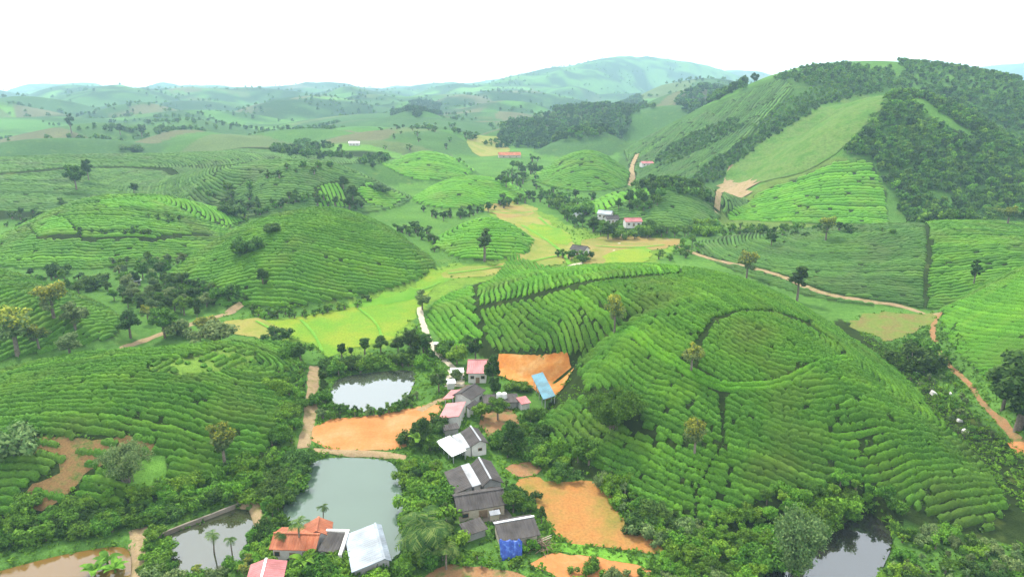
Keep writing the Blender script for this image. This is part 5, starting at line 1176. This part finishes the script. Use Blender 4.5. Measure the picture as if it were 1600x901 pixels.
    T(470, 866, 54, 'areca', 'slim palm in front of the orange tiled roof')
    T(441, 868, 34, 'areca', 'short palm at the left corner of the orange tiled roof')
    T(664, 872, 64, 'coconut', 'big arching palm on the bank right of the large pond', wide=1.0)
    T(697, 889, 40, 'palm', 'palm with spreading fronds left of the red brown field')
    T(336, 872, 40, 'areca', 'left one of two small palms in the dark pond corner')
    T(364, 876, 36, 'areca', 'right one of two small palms in the dark pond corner')
    for k, (u, v) in enumerate(((170, 890), (182, 902), (150, 905), (478, 890), (655, 700))):
        T(u, v, 26, 'banana', 'banana plant with broad leaves near the lower farm gardens', 'banana plants', 1.3)
    T(357, 776, 26, 'bush_bright', 'bright clipped round shrub at the end of the pond dam', wide=.8)
    T(388, 782, 16, 'bush_bright', 'flat bright shrub over the short path', wide=1.8)
    T(1243, 905, 84, 'bamboo_pale', 'pale feathery bamboo in front of the right pond', wide=.8)
    T(662, 700, 48, 'dark', 'dark tree at the right corner of the orange field', wide=1.0)
    T(640, 694, 20, 'bush_dark', 'small dark bush on the orange field edge', wide=1.2)
    T(686, 612, 30, 'dark', 'round dark tree on the grass below the pale footpath', wide=1.3)
    T(770, 606, 52, 'dark', 'tall dark tree right of the pink roofed white house', wide=.75)
    T(772, 622, 34, 'dark', 'dark tree below the tall dark one by the pink roof', wide=.9)
    T(712, 600, 24, 'grey', 'grey green tree in front of the pink roofed white house', wide=1.2)
    T(778, 656, 34, 'round', 'green tree in front of the grey flat roof', wide=1.2)
    T(752, 655, 26, 'bright', 'bright small tree behind the white roofed house', wide=1.1)
    T(801, 710, 52, 'dark', 'dark tree on the edge of the reddish yard', wide=.95)
    T(815, 612, 14, 'bush', 'shrub at the upper corner of the tiny pink hut', wide=1.6)
    T(846, 818, 26, 'dark', 'slim dark tree on the left edge of the stubble field', wide=.7)
    T(802, 800, 34, 'round', 'dense green tree right of the concrete courtyard', wide=1.1)
    T(827, 864, 17, 'bush_bright', 'bright bush between blue tarpaulin and wood heap', wide=.9)
    S = scatter
    hp = lambda pts: hits(pts)
    # thickets
    S(hp([(418, 600), (472, 570), (486, 600), (484, 640), (468, 695), (440, 725), (380, 760), (360, 745), (420, 700), (440, 650)]), 52, ['bush_bright', 'bush', 'bush', 'bright'], (2.0, 3.6), 'in the green thicket between the left hill and straight path', 'thicket by the straight path', 1.4)
    S(pxs([(455, 735), (486, 708), (492, 716), (470, 745), (450, 775), (430, 810), (400, 800), (400, 770), (430, 760)]), 26, ['bush_dark', 'bush', 'round'], (2.2, 4.2), 'overhanging the left bank of the large pond', 'shrubs on the left bank of the large pond', 1.4)
    S(pxs([(-40, 830), (60, 815), (200, 790), (300, 765), (380, 735), (395, 765), (330, 790), (240, 825), (200, 828), (90, 846), (-40, 866)]), 66, ['bush_bright', 'bush', 'bush', 'bush_dark', 'bright'], (2.0, 4.0), 'in the hedge thicket along the front foot of the near left hill', 'hedge thicket under the near left hill', 1.5, avoid=(POND_SMALL, POND_BROWN))
    S(pxs([(222, 842), (246, 836), (262, 890), (250, 905), (222, 900)]), 13, ['bush', 'bush_bright'], (1.8, 3.2), 'between the dirt track and the small dark pond', 'shrubs by the lower left track', 1.2)
    S(pxs([(260, 888), (330, 878), (380, 874), (392, 885), (385, 915), (240, 925), (240, 905)]), 15, ['bush', 'bush_bright', 'round', 'bush_grey', 'yellow'], (1.6, 3.2), 'along the near bank of the small dark pond', 'garden shrubs by the small pond', 1.5)
    S(pxs([(402, 830), (430, 815), (440, 830), (424, 850), (420, 875), (396, 880), (395, 850)]), 14, ['bush_dark', 'bush', 'bush_bright'], (2.0, 3.6), 'between the small pond and the tiled house', 'shrubs left of the tiled house', 1.3)
    S(pxs([(452, 888), (520, 880), (600, 890), (640, 890), (650, 925), (460, 930)]), 30, ['bright', 'bush_bright', 'bush', 'round'], (2.0, 4.2), 'in front of the tiled house and pale blue roof', 'garden trees along the bottom edge', 1.7)
    S(pxs([(0, 905), (60, 903), (130, 895), (190, 895), (195, 930), (0, 940)]), 14, ['bush_bright', 'bush'], (1.5, 2.8), 'along the bottom left edge by the muddy pond', 'shrubs in the lower left corner', 1.5)
    S(pxs([(632, 725), (660, 730), (686, 742), (698, 775), (708, 805), (706, 830), (695, 860), (660, 880), (640, 870), (638, 800)]), 50, ['bush_bright', 'bush', 'bright', 'dark', 'round'], (2.2, 4.6), 'in the thicket between the large pond and dark roofed farm', 'thicket right of the large pond', 1.6)
    S(pxs([(690, 868), (770, 874), (830, 880), (850, 892), (820, 896), (760, 886), (690, 886)]), 26, ['bush', 'bush_bright', 'bush_dark'], (1.1, 2.0), 'in the hedge below the dark roofed farm', 'hedge below the farm', 1.3)
    S(pxs([(640, 660), (668, 640), (690, 660), (680, 690), (670, 720), (655, 715), (640, 700)]), 8, ['bush', 'bush_dark', 'round'], (1.8, 3.8), 'left of the white roofed house', 'garden shrubs left of the white roof', 1.4)
    S(pxs([(780, 690), (812, 664), (845, 650), (858, 690), (890, 718), (930, 730), (925, 745), (850, 745), (840, 722), (790, 725)]), 46, ['bush', 'bush_dark', 'bush_bright', 'round'], (1.8, 4.2), 'in the thicket at the left foot of the big tea hill', 'thicket at the left foot of the big hill', 1.3)
    S(pxs([(786, 745), (800, 752), (830, 790), (842, 825), (825, 812), (800, 795)]), 14, ['bush', 'bush_dark'], (1.4, 2.8), 'along the left edge of the stubble field', 'shrubs left of the stubble field', 1.2)
    S(hp([(930, 748), (955, 745), (985, 775), (1040, 815), (1085, 830), (1090, 850), (1050, 862), (1010, 840), (975, 810), (955, 778)]), 44, ['bush', 'bush_bright', 'bush_dark', 'bush_grey'], (1.6, 3.4), 'on the bank between the stubble field and the big tea hill', 'shrubs above the stubble field', 1.2)
    S(hp([(1060, 850), (1100, 830), (1180, 795), (1250, 768), (1330, 755), (1400, 775), (1405, 800), (1345, 790), (1325, 800), (1280, 845), (1215, 880), (1180, 905), (1080, 905), (1030, 895)]), 78, ['bright', 'bush_bright', 'bright', 'bush', 'round'], (2.0, 4.0), 'in the grove around the far side of the right pond', 'grove round the right pond', 1.7, avoid=(POND_RIGHT,))
    S(hp([(1405, 840), (1460, 830), (1530, 840), (1600, 870), (1640, 930), (1380, 935), (1375, 890)]), 50, ['bush_grey', 'bush', 'grey', 'bush_bright', 'bush_dark'], (1.4, 2.8), 'in the scrubby lower right corner beside the right pond', 'scrub in the lower right corner', 1.6, avoid=(POND_RIGHT,))
    S(pxs([(900, 890), (1000, 888), (1080, 895), (1180, 910), (1180, 940), (900, 935)]), 34, ['bush', 'bush_grey', 'bush_bright'], (1.3, 2.8), 'along the bottom edge below the stubble field', 'shrubs along the bottom edge', 1.2)
    S(pxs([(496, 580), (510, 574), (640, 560), (660, 560), (655, 572), (580, 577), (530, 586), (512, 600), (515, 630), (500, 640)]), 48, ['bush', 'bush', 'bush_dark', 'dark'], (2.2, 4.4), 'on the far bank of the upper pond', 'shrubs on the far bank of the upper pond', 1.2)
    S(pxs([(496, 640), (520, 640), (560, 645), (610, 643), (640, 622), (652, 622), (645, 634), (600, 650), (500, 656)]), 34, ['bush', 'bush_dark', 'bush_grey'], (1.6, 3.0), 'on the dam between the upper pond and orange field', 'shrubs on the dam of the upper pond', 1.2)
    S(pxs([(632, 520), (655, 515), (668, 545), (690, 580), (670, 590), (650, 565), (640, 545)]), 20, ['bush', 'dark', 'bush_bright'], (2, 4), 'in the clump beside the pale footpath', 'clump by the pale footpath', 1.6)
    S(hp([(1400, 590), (1440, 580), (1480, 590), (1520, 640), (1570, 700), (1590, 740), (1540, 720), (1490, 680), (1440, 620)]), 52, ['bush', 'bush_bright', 'bush_grey'], (.9, 2.2), 'in the right gully', 'weed bushes in the gully', 1.6)
    S(hp([(200, 440), (235, 430), (290, 470), (340, 485), (330, 495), (270, 508), (215, 490), (150, 455)]), 44, ['dark', 'grey', 'round', 'dark'], (4, 8), 'in the wood filling the hollow between the left hills', 'wood between the left hills', 3.0)
    S(hp([(330, 478), (385, 480), (395, 470), (340, 455), (290, 445), (260, 440)]), 22, ['bush_dark', 'bush', 'dark'], (2.5, 5), 'along the left foot of the ringed tea hill', 'trees under the ringed hill', 2.5)
    S(hp([(30, 430), (130, 425), (180, 430), (160, 445), (60, 442)]), 16, ['dark', 'bush_dark', 'round'], (3, 6), 'at the foot of the flat topped hill', 'trees below the flat topped hill', 3)
    S(hp([(150, 412), (260, 405), (300, 408), (240, 425), (190, 430)]), 18, ['round', 'grey', 'bush'], (3, 6), 'in the strip below the flat topped hill', 'tree strip below the flat topped hill', 3)
    S(hp([(390, 482), (480, 488), (560, 474), (580, 466), (560, 480), (470, 500), (390, 496)]), 30, ['bush', 'bush_dark', 'bush_bright'], (1.5, 3), 'along the front foot of the ringed tea hill', 'shrubs before the ringed hill', 2)
    S(hp([(120, 362), (170, 362), (230, 365), (240, 372), (120, 372)]), 9, ['bush_dark', 'bush'], (2, 4), 'on the flat topped hill', 'bushes on the flat topped hill', 3)
    S(hp([(210, 340), (240, 335), (290, 345), (260, 350)]), 7, ['bush_dark', 'bush'], (2, 3.5), 'near the crest of the flat topped hill', 'bushes near the crest', 3)
    S(hp([(350, 334), (430, 327), (520, 324), (560, 330), (570, 322), (530, 314), (420, 314), (350, 322)]), 44, ['dark', 'bush_dark', 'round'], (3, 7), 'in the row behind the ringed tea hill', 'tree row behind the ringed hill', 3)
    S(hp([(660, 330), (700, 338), (760, 328), (830, 308), (870, 300), (880, 316), (820, 318), (740, 338), (690, 348)]), 46, ['dark', 'round', 'bush_dark'], (3, 7), 'along the foot of the bright mound beyond the paddies', 'trees under the bright far mound', 3.5)
    S(hp([(850, 318), (900, 305), (930, 312), (920, 345), (930, 365), (890, 355), (870, 335)]), 34, ['dark', 'round', 'bush'], (4, 8), 'in the grove left of the valley hamlet', 'grove left of the valley hamlet', 3.5)
    S(hp([(930, 352), (1000, 362), (1060, 365), (1120, 352), (1110, 368), (1010, 375), (940, 372)]), 34, ['round', 'dark', 'bush_bright'], (3, 7), 'in front of the valley hamlet', 'trees in front of the hamlet', 3.5)
    S(hp([(960, 330), (990, 310), (1020, 305), (1040, 320), (1000, 335)]), 16, ['dark', 'round'], (5, 9), 'on the tea hill above the valley hamlet', 'trees on the hamlet hill', 4)
    S(hp([(1080, 345), (1118, 350), (1190, 352), (1300, 362), (1420, 360), (1420, 368), (1280, 372), (1180, 372), (1100, 366)]), 60, ['bush', 'bush_dark', 'round', 'bush_bright'], (2, 5), 'in the strip between the vivid spur and right middle hill', 'shrub strip below the vivid spur', 3)
    S(hp([(1060, 385), (1090, 375), (1100, 392), (1050, 408), (1020, 412), (1030, 400)]), 16, ['bush_bright', 'bush'], (2, 4.5), 'where the long track meets the paddies', 'shrubs by the track end', 3)
    S(hp([(870, 400), (900, 402), (935, 405), (920, 412), (880, 408)]), 10, ['dark', 'bush'], (3, 5), 'close round the lone white house in the paddies', 'trees round the lone house', 2.5)
    S(hp([(640, 395), (680, 392), (690, 385), (640, 370), (620, 362), (650, 350), (690, 372)]), 22, ['bush', 'dark', 'bush_dark'], (2.5, 5), 'behind the right end of the ringed tea hill', 'trees behind the ringed hill', 3)
    S(hp([(990, 300), (1010, 290), (1060, 285), (1090, 300), (1110, 320), (1060, 305)]), 26, ['dark', 'round'], (4, 9), 'in the line at the left foot of the mountain', 'trees at the mountain foot', 4)
    # scattered far trees
    S(hp([(560, 235), (600, 200), (700, 190), (740, 230), (720, 262), (640, 236)]), 36, ['dark', 'round', 'tall'], (4, 8), 'on the slopes left of the far valley', 'far trees left of the valley', 8)
    S(hp([(760, 290), (800, 262), (840, 250), (850, 290), (800, 300)]), 34, ['dark', 'round'], (5, 10), 'in the belt along the valley', 'far trees in the valley belt', 6)
    S(hp([(300, 300), (420, 270), (520, 262), (500, 280), (360, 312)]), 20, ['bush_dark', 'round'], (3, 6), 'on the long left ridge', 'scattered trees on the left ridge', 8)
    S(hp([(0, 340), (60, 330), (100, 315), (60, 350), (0, 356)]), 14, ['bush_dark', 'dark'], (3, 6), 'at the left edge before the wide ridge', 'trees at the left edge', 4)

# ------------------------------------------------------------------ woods
def lod_tree(mat, h, rad, nb, per, size):
    bl = [(rng.normal() * rad * .42, rng.normal() * rad * .42, h * (.3 + .55 * rng.random()), rad * rng.uniform(.34, .52)) for i in range(nb)]
    V, Fq = crown_leaves(bl, per, size, .6); V[:, 2] *= h / V[:, 2].max(); V[:, 2] = np.maximum(V[:, 2], 0)
    tv, tf = tube([(0, 0, -.5), (0, 0, h * .6)], [.16, .08], 4)
    n = len(Fq); VV, FF = merge([(V, Fq), (tv, tf)]); return VV, FF, np.r_[np.zeros(n, int), np.ones(len(tf), int)]
def woods():
    areas = [  # (polygon pixels, spacing, kinds, height, name)
        ([(1312, 242), (1345, 212), (1388, 168), (1440, 165), (1520, 200), (1600, 225), (1680, 250), (1680, 345), (1560, 345), (1480, 346), (1410, 345), (1392, 300), (1365, 252)], 4.4, (0, 1, 1, 2), (3.6, 7.2), 'main'),
        ([(1386, 160), (1400, 145), (1440, 138), (1520, 140), (1600, 152), (1680, 190), (1680, 262), (1600, 232), (1520, 204), (1440, 168)], 4.4, (0, 1, 1, 2), (3.2, 6.5), 'upper'),
        ([(1205, 124), (1240, 111), (1300, 103), (1400, 104), (1520, 109), (1600, 136), (1680, 160), (1680, 196), (1600, 158), (1500, 140), (1400, 142), (1330, 138), (1260, 136)], 4.8, (1, 1, 2, 0), (2.8, 5.2), 'crest'),
        ([(1012, 262), (1040, 232), (1090, 205), (1150, 184), (1165, 196), (1120, 225), (1075, 245), (1050, 256)], 3.6, (1, 1, 0), (1.8, 3.8), 'flank'),
        ([(1075, 285), (1110, 255), (1150, 228), (1210, 192), (1290, 156), (1370, 134), (1386, 145), (1310, 160), (1250, 188), (1190, 224), (1140, 262), (1122, 280), (1100, 292)], 3.2, (0, 1, 1), (1.8, 3.8), 'edge'),
        ([(1170, 200), (1240, 150), (1300, 132), (1370, 130), (1372, 136), (1270, 165), (1200, 205)], 4.2, (1, 2, 2), (2, 3.8), 'upper edge'),
        ([(985, 300), (1010, 285), (1060, 288), (1100, 300), (1115, 318), (1060, 308)], 5.0, (0, 1), (3.5, 6), 'foot'),
        ([(775, 222), (800, 195), (860, 178), (940, 160), (1000, 150), (1010, 165), (985, 195), (940, 215), (880, 226), (830, 232)], 9.0, (0, 0, 1), (7, 11), 'far'),
        ([(610, 180), (640, 162), (690, 165), (690, 180), (650, 186)], 11, (0,), (8, 12), 'far'),
        ([(1050, 160), (1090, 140), (1140, 130), (1180, 135), (1120, 160), (1070, 172)], 11, (0, 1), (8, 12), 'far'),
        ([(560, 262), (600, 245), (612, 252), (580, 275)], 8, (0, 1), (5, 8), 'far'),
        ([(420, 232), (470, 218), (540, 235), (560, 250), (500, 250), (440, 244)], 9, (1, 1, 0), (4, 7), 'far'),
    ]
    mats = [M['leaf_dark'], M['leaf'], M['leaf_bright']]
    near = [[None] * 3 for _ in range(3)]
    for k in range(3):
        for v in range(3):
            V, Fq, mi = lod_tree(mats[k], 6.5, 2.7, 12, 46, .66); near[k][v] = mesh_np('forest_tree', V, Fq, [mats[k], M['bark']], midx=mi)
    cand = []
    for pts, sp_, kinds, hr, nm in areas:
        poly = hits(pts); lo, hi = poly.min(0), poly.max(0)
        gx, gy = np.meshgrid(np.arange(lo[0], hi[0], sp_), np.arange(lo[1], hi[1], sp_)); gx = gx.ravel() + rng.uniform(-.45, .45, gx.size) * sp_; gy = gy.ravel() + rng.uniform(-.45, .45, gy.size) * sp_
        k = inpoly(gx + snoise(gx, gy, 40, 3) * 3, gy, poly) & (vnoise(gx, gy, 22, 5) > .12); gx, gy = gx[k], gy[k]; gz = H(gx, gy)
        k = depth(gx, gy, gz) < (1900 if nm == 'far' else 1050); gx, gy, gz = gx[k], gy[k], gz[k]
        for x, y, z in zip(gx, gy, gz): cand.append((x, y, z, random.choice(kinds), rng.uniform(*hr), nm))
    # individuals: the nearest trees of the main forest
    main = sorted([c for c in cand if c[5] == 'main'], key=lambda c: depth(*c[:3]))
    # keep those with a clear line to the camera
    solo = main[:290]; ids = set(id(c) for c in solo)
    for c in solo:
        s = c[4] / 6.5
        obj('forest_tree', near[c[3]][random.randrange(3)], label=('dark green', 'green', 'pale green')[c[3]] + ' tree ' + ('low in' if c[2] < 14 else 'half way up' if c[2] < 30 else 'high in') + (' the left part of' if c[0] < 235 else ' the right part of' if c[0] > 290 else ' the middle of') + ' the right mountain forest', cat='tree', group='forest on the right mountain', loc=(c[0], c[1], c[2]), rz=random.uniform(0, 6.28), scale=(s, s, s))
    groups = {}
    for c in cand:
        if id(c) in ids: continue
        groups.setdefault('far' if c[5] == 'far' else 'mountain', []).append(c)
    for g, cs in groups.items():
        for k in range(3):
            sel = [c for c in cs if c[3] == k]
            if sel: gn_mass('forest', [c[:3] for c in sel], [c[4] / 6.5 for c in sel], near[k], ('dark', 'mid green', 'pale green')[k] + (' distant woods behind the valley' if g == 'far' else ' forest over the upper right mountain'))
    # specks of trees all over the far country, as one mass
    P, S_ = [], []
    for i in range(16000):
        d = 850 * (6500 / 850) ** rng.random(); a = R_(rng.uniform(-40, 38)); x, y = d * math.sin(a), d * math.cos(a)
        if vnoise(x, y, 55, 9) * .6 + vnoise(x, y, 170, 19) * .4 < (.64 if d < 1400 else .55) or (x > 90 and d < 1000): continue
        P.append((x, y)); S_.append(rng.uniform(.5, 1.0) * (1 + d / 5000))
    P = np.array(P); P = np.column_stack([P, H(P[:, 0], P[:, 1])])
    gn_mass('woodland', P, S_, near[0][:1] + near[1], 'scattered distant trees over the hazy hills')

def weeds():
    """grass and weed tufts over the near valley floor and along the ragged field edges"""
    P = []
    for e in EDGES:
        if np.hypot(*e.mean(0)) > 330: continue
        n = int(len(e) * 1.5); i = rng.integers(0, len(e), n); P.append(e[i] + rng.normal(size=(n, 2)) * .55)
    for pol, _ in PONDS:
        i = rng.integers(0, len(pol), len(pol) * 5); t = rng.random(len(i))[:, None]; P.append(pol[i] * (1 - t) + pol[(i + 1) % len(pol)] * t + rng.normal(size=(len(i), 2)) * .5)
    for pts, n in (([(0, 800), (200, 780), (480, 690), (490, 560), (690, 540), (760, 640), (900, 640), (1040, 850), (1600, 850), (1640, 960), (-40, 960), (-40, 800)], 5200), ([(1340, 520), (1460, 500), (1620, 700), (1640, 840), (1560, 760), (1420, 600)], 2200), ([(300, 500), (650, 440), (900, 420), (1050, 370), (900, 340), (640, 420), (640, 540), (500, 560)], 1800)):
        q = pxs(pts); lo, hi = q.min(0), q.max(0); r = lo + (hi - lo) * rng.random((n * 3, 2)); r = r[inpoly(r[:, 0], r[:, 1], q)][:n]; P.append(r)
    P = np.concatenate(P); keep = np.ones(len(P), bool)
    for e in WEEDFREE: keep &= ~(inpoly(P[:, 0], P[:, 1], e))
    for pol, _ in PONDS: keep &= ~(inpoly(P[:, 0], P[:, 1], pol) & (polydist(P[:, 0], P[:, 1], pol) > .7))
    P = P[keep]; z = H(P[:, 0], P[:, 1]); k = 7; s = rng.uniform(.25, .75, len(P)) * (.6 + .8 * vnoise(P[:, 0], P[:, 1], 9, 51))
    C = np.repeat(np.column_stack([P, z]), k, 0) + rng.normal(size=(len(P) * k, 3)) * (.28, .28, .05) * np.repeat(s, k)[:, None] * 1.6
    C[:, 2] += np.repeat(s, k) * rng.uniform(.1, .7, len(C)); N = rng.normal(size=(len(C), 3)) + (0, 0, .8)
    V, Fq = leaf_quads(C, N, np.repeat(s, k) * rng.uniform(.35, .7, len(C)), 2.2)
    br = (vnoise(P[:, 0], P[:, 1], 17, 52) > .5).repeat(k).astype(int)
    obj('weeds', mesh_np('weeds', V, Fq, [M['leaf'], M['leaf_bright']], midx=br), kind='stuff', label='tufts of grass and weeds over the valley floor and field edges')

def haze(density=.000135):
    V, Fq = box_v(-9000, 9000, -300, 10500, -3.5, 420)
    me = mesh_py('haze', V, Fq); m = bpy.data.materials.new('haze_air'); m.use_nodes = True; t = m.node_tree; t.nodes.clear()
    o = t.nodes.new('ShaderNodeOutputMaterial'); v = t.nodes.new('ShaderNodeVolumePrincipled')
    v.inputs['Color'].default_value = (.54, .81, 1.0, 1); v.inputs['Density'].default_value = density; v.inputs['Anisotropy'].default_value = .0
    t.links.new(v.outputs[0], o.inputs['Volume']); me.materials.append(m)
    obj('haze', me, label='pale blue haze filling the air over the hills', kind='stuff')

fields(); print('fields', time.time() - T0)
plant_tea(); print('tea', time.time() - T0, TEA_TRIS)
build_ground(); print('ground', time.time() - T0)
make_trees()
build_houses(); print('houses', time.time() - T0)
plant(); place_pool(); print('plant', time.time() - T0)
woods(); print('woods', time.time() - T0)
weeds()
haze()
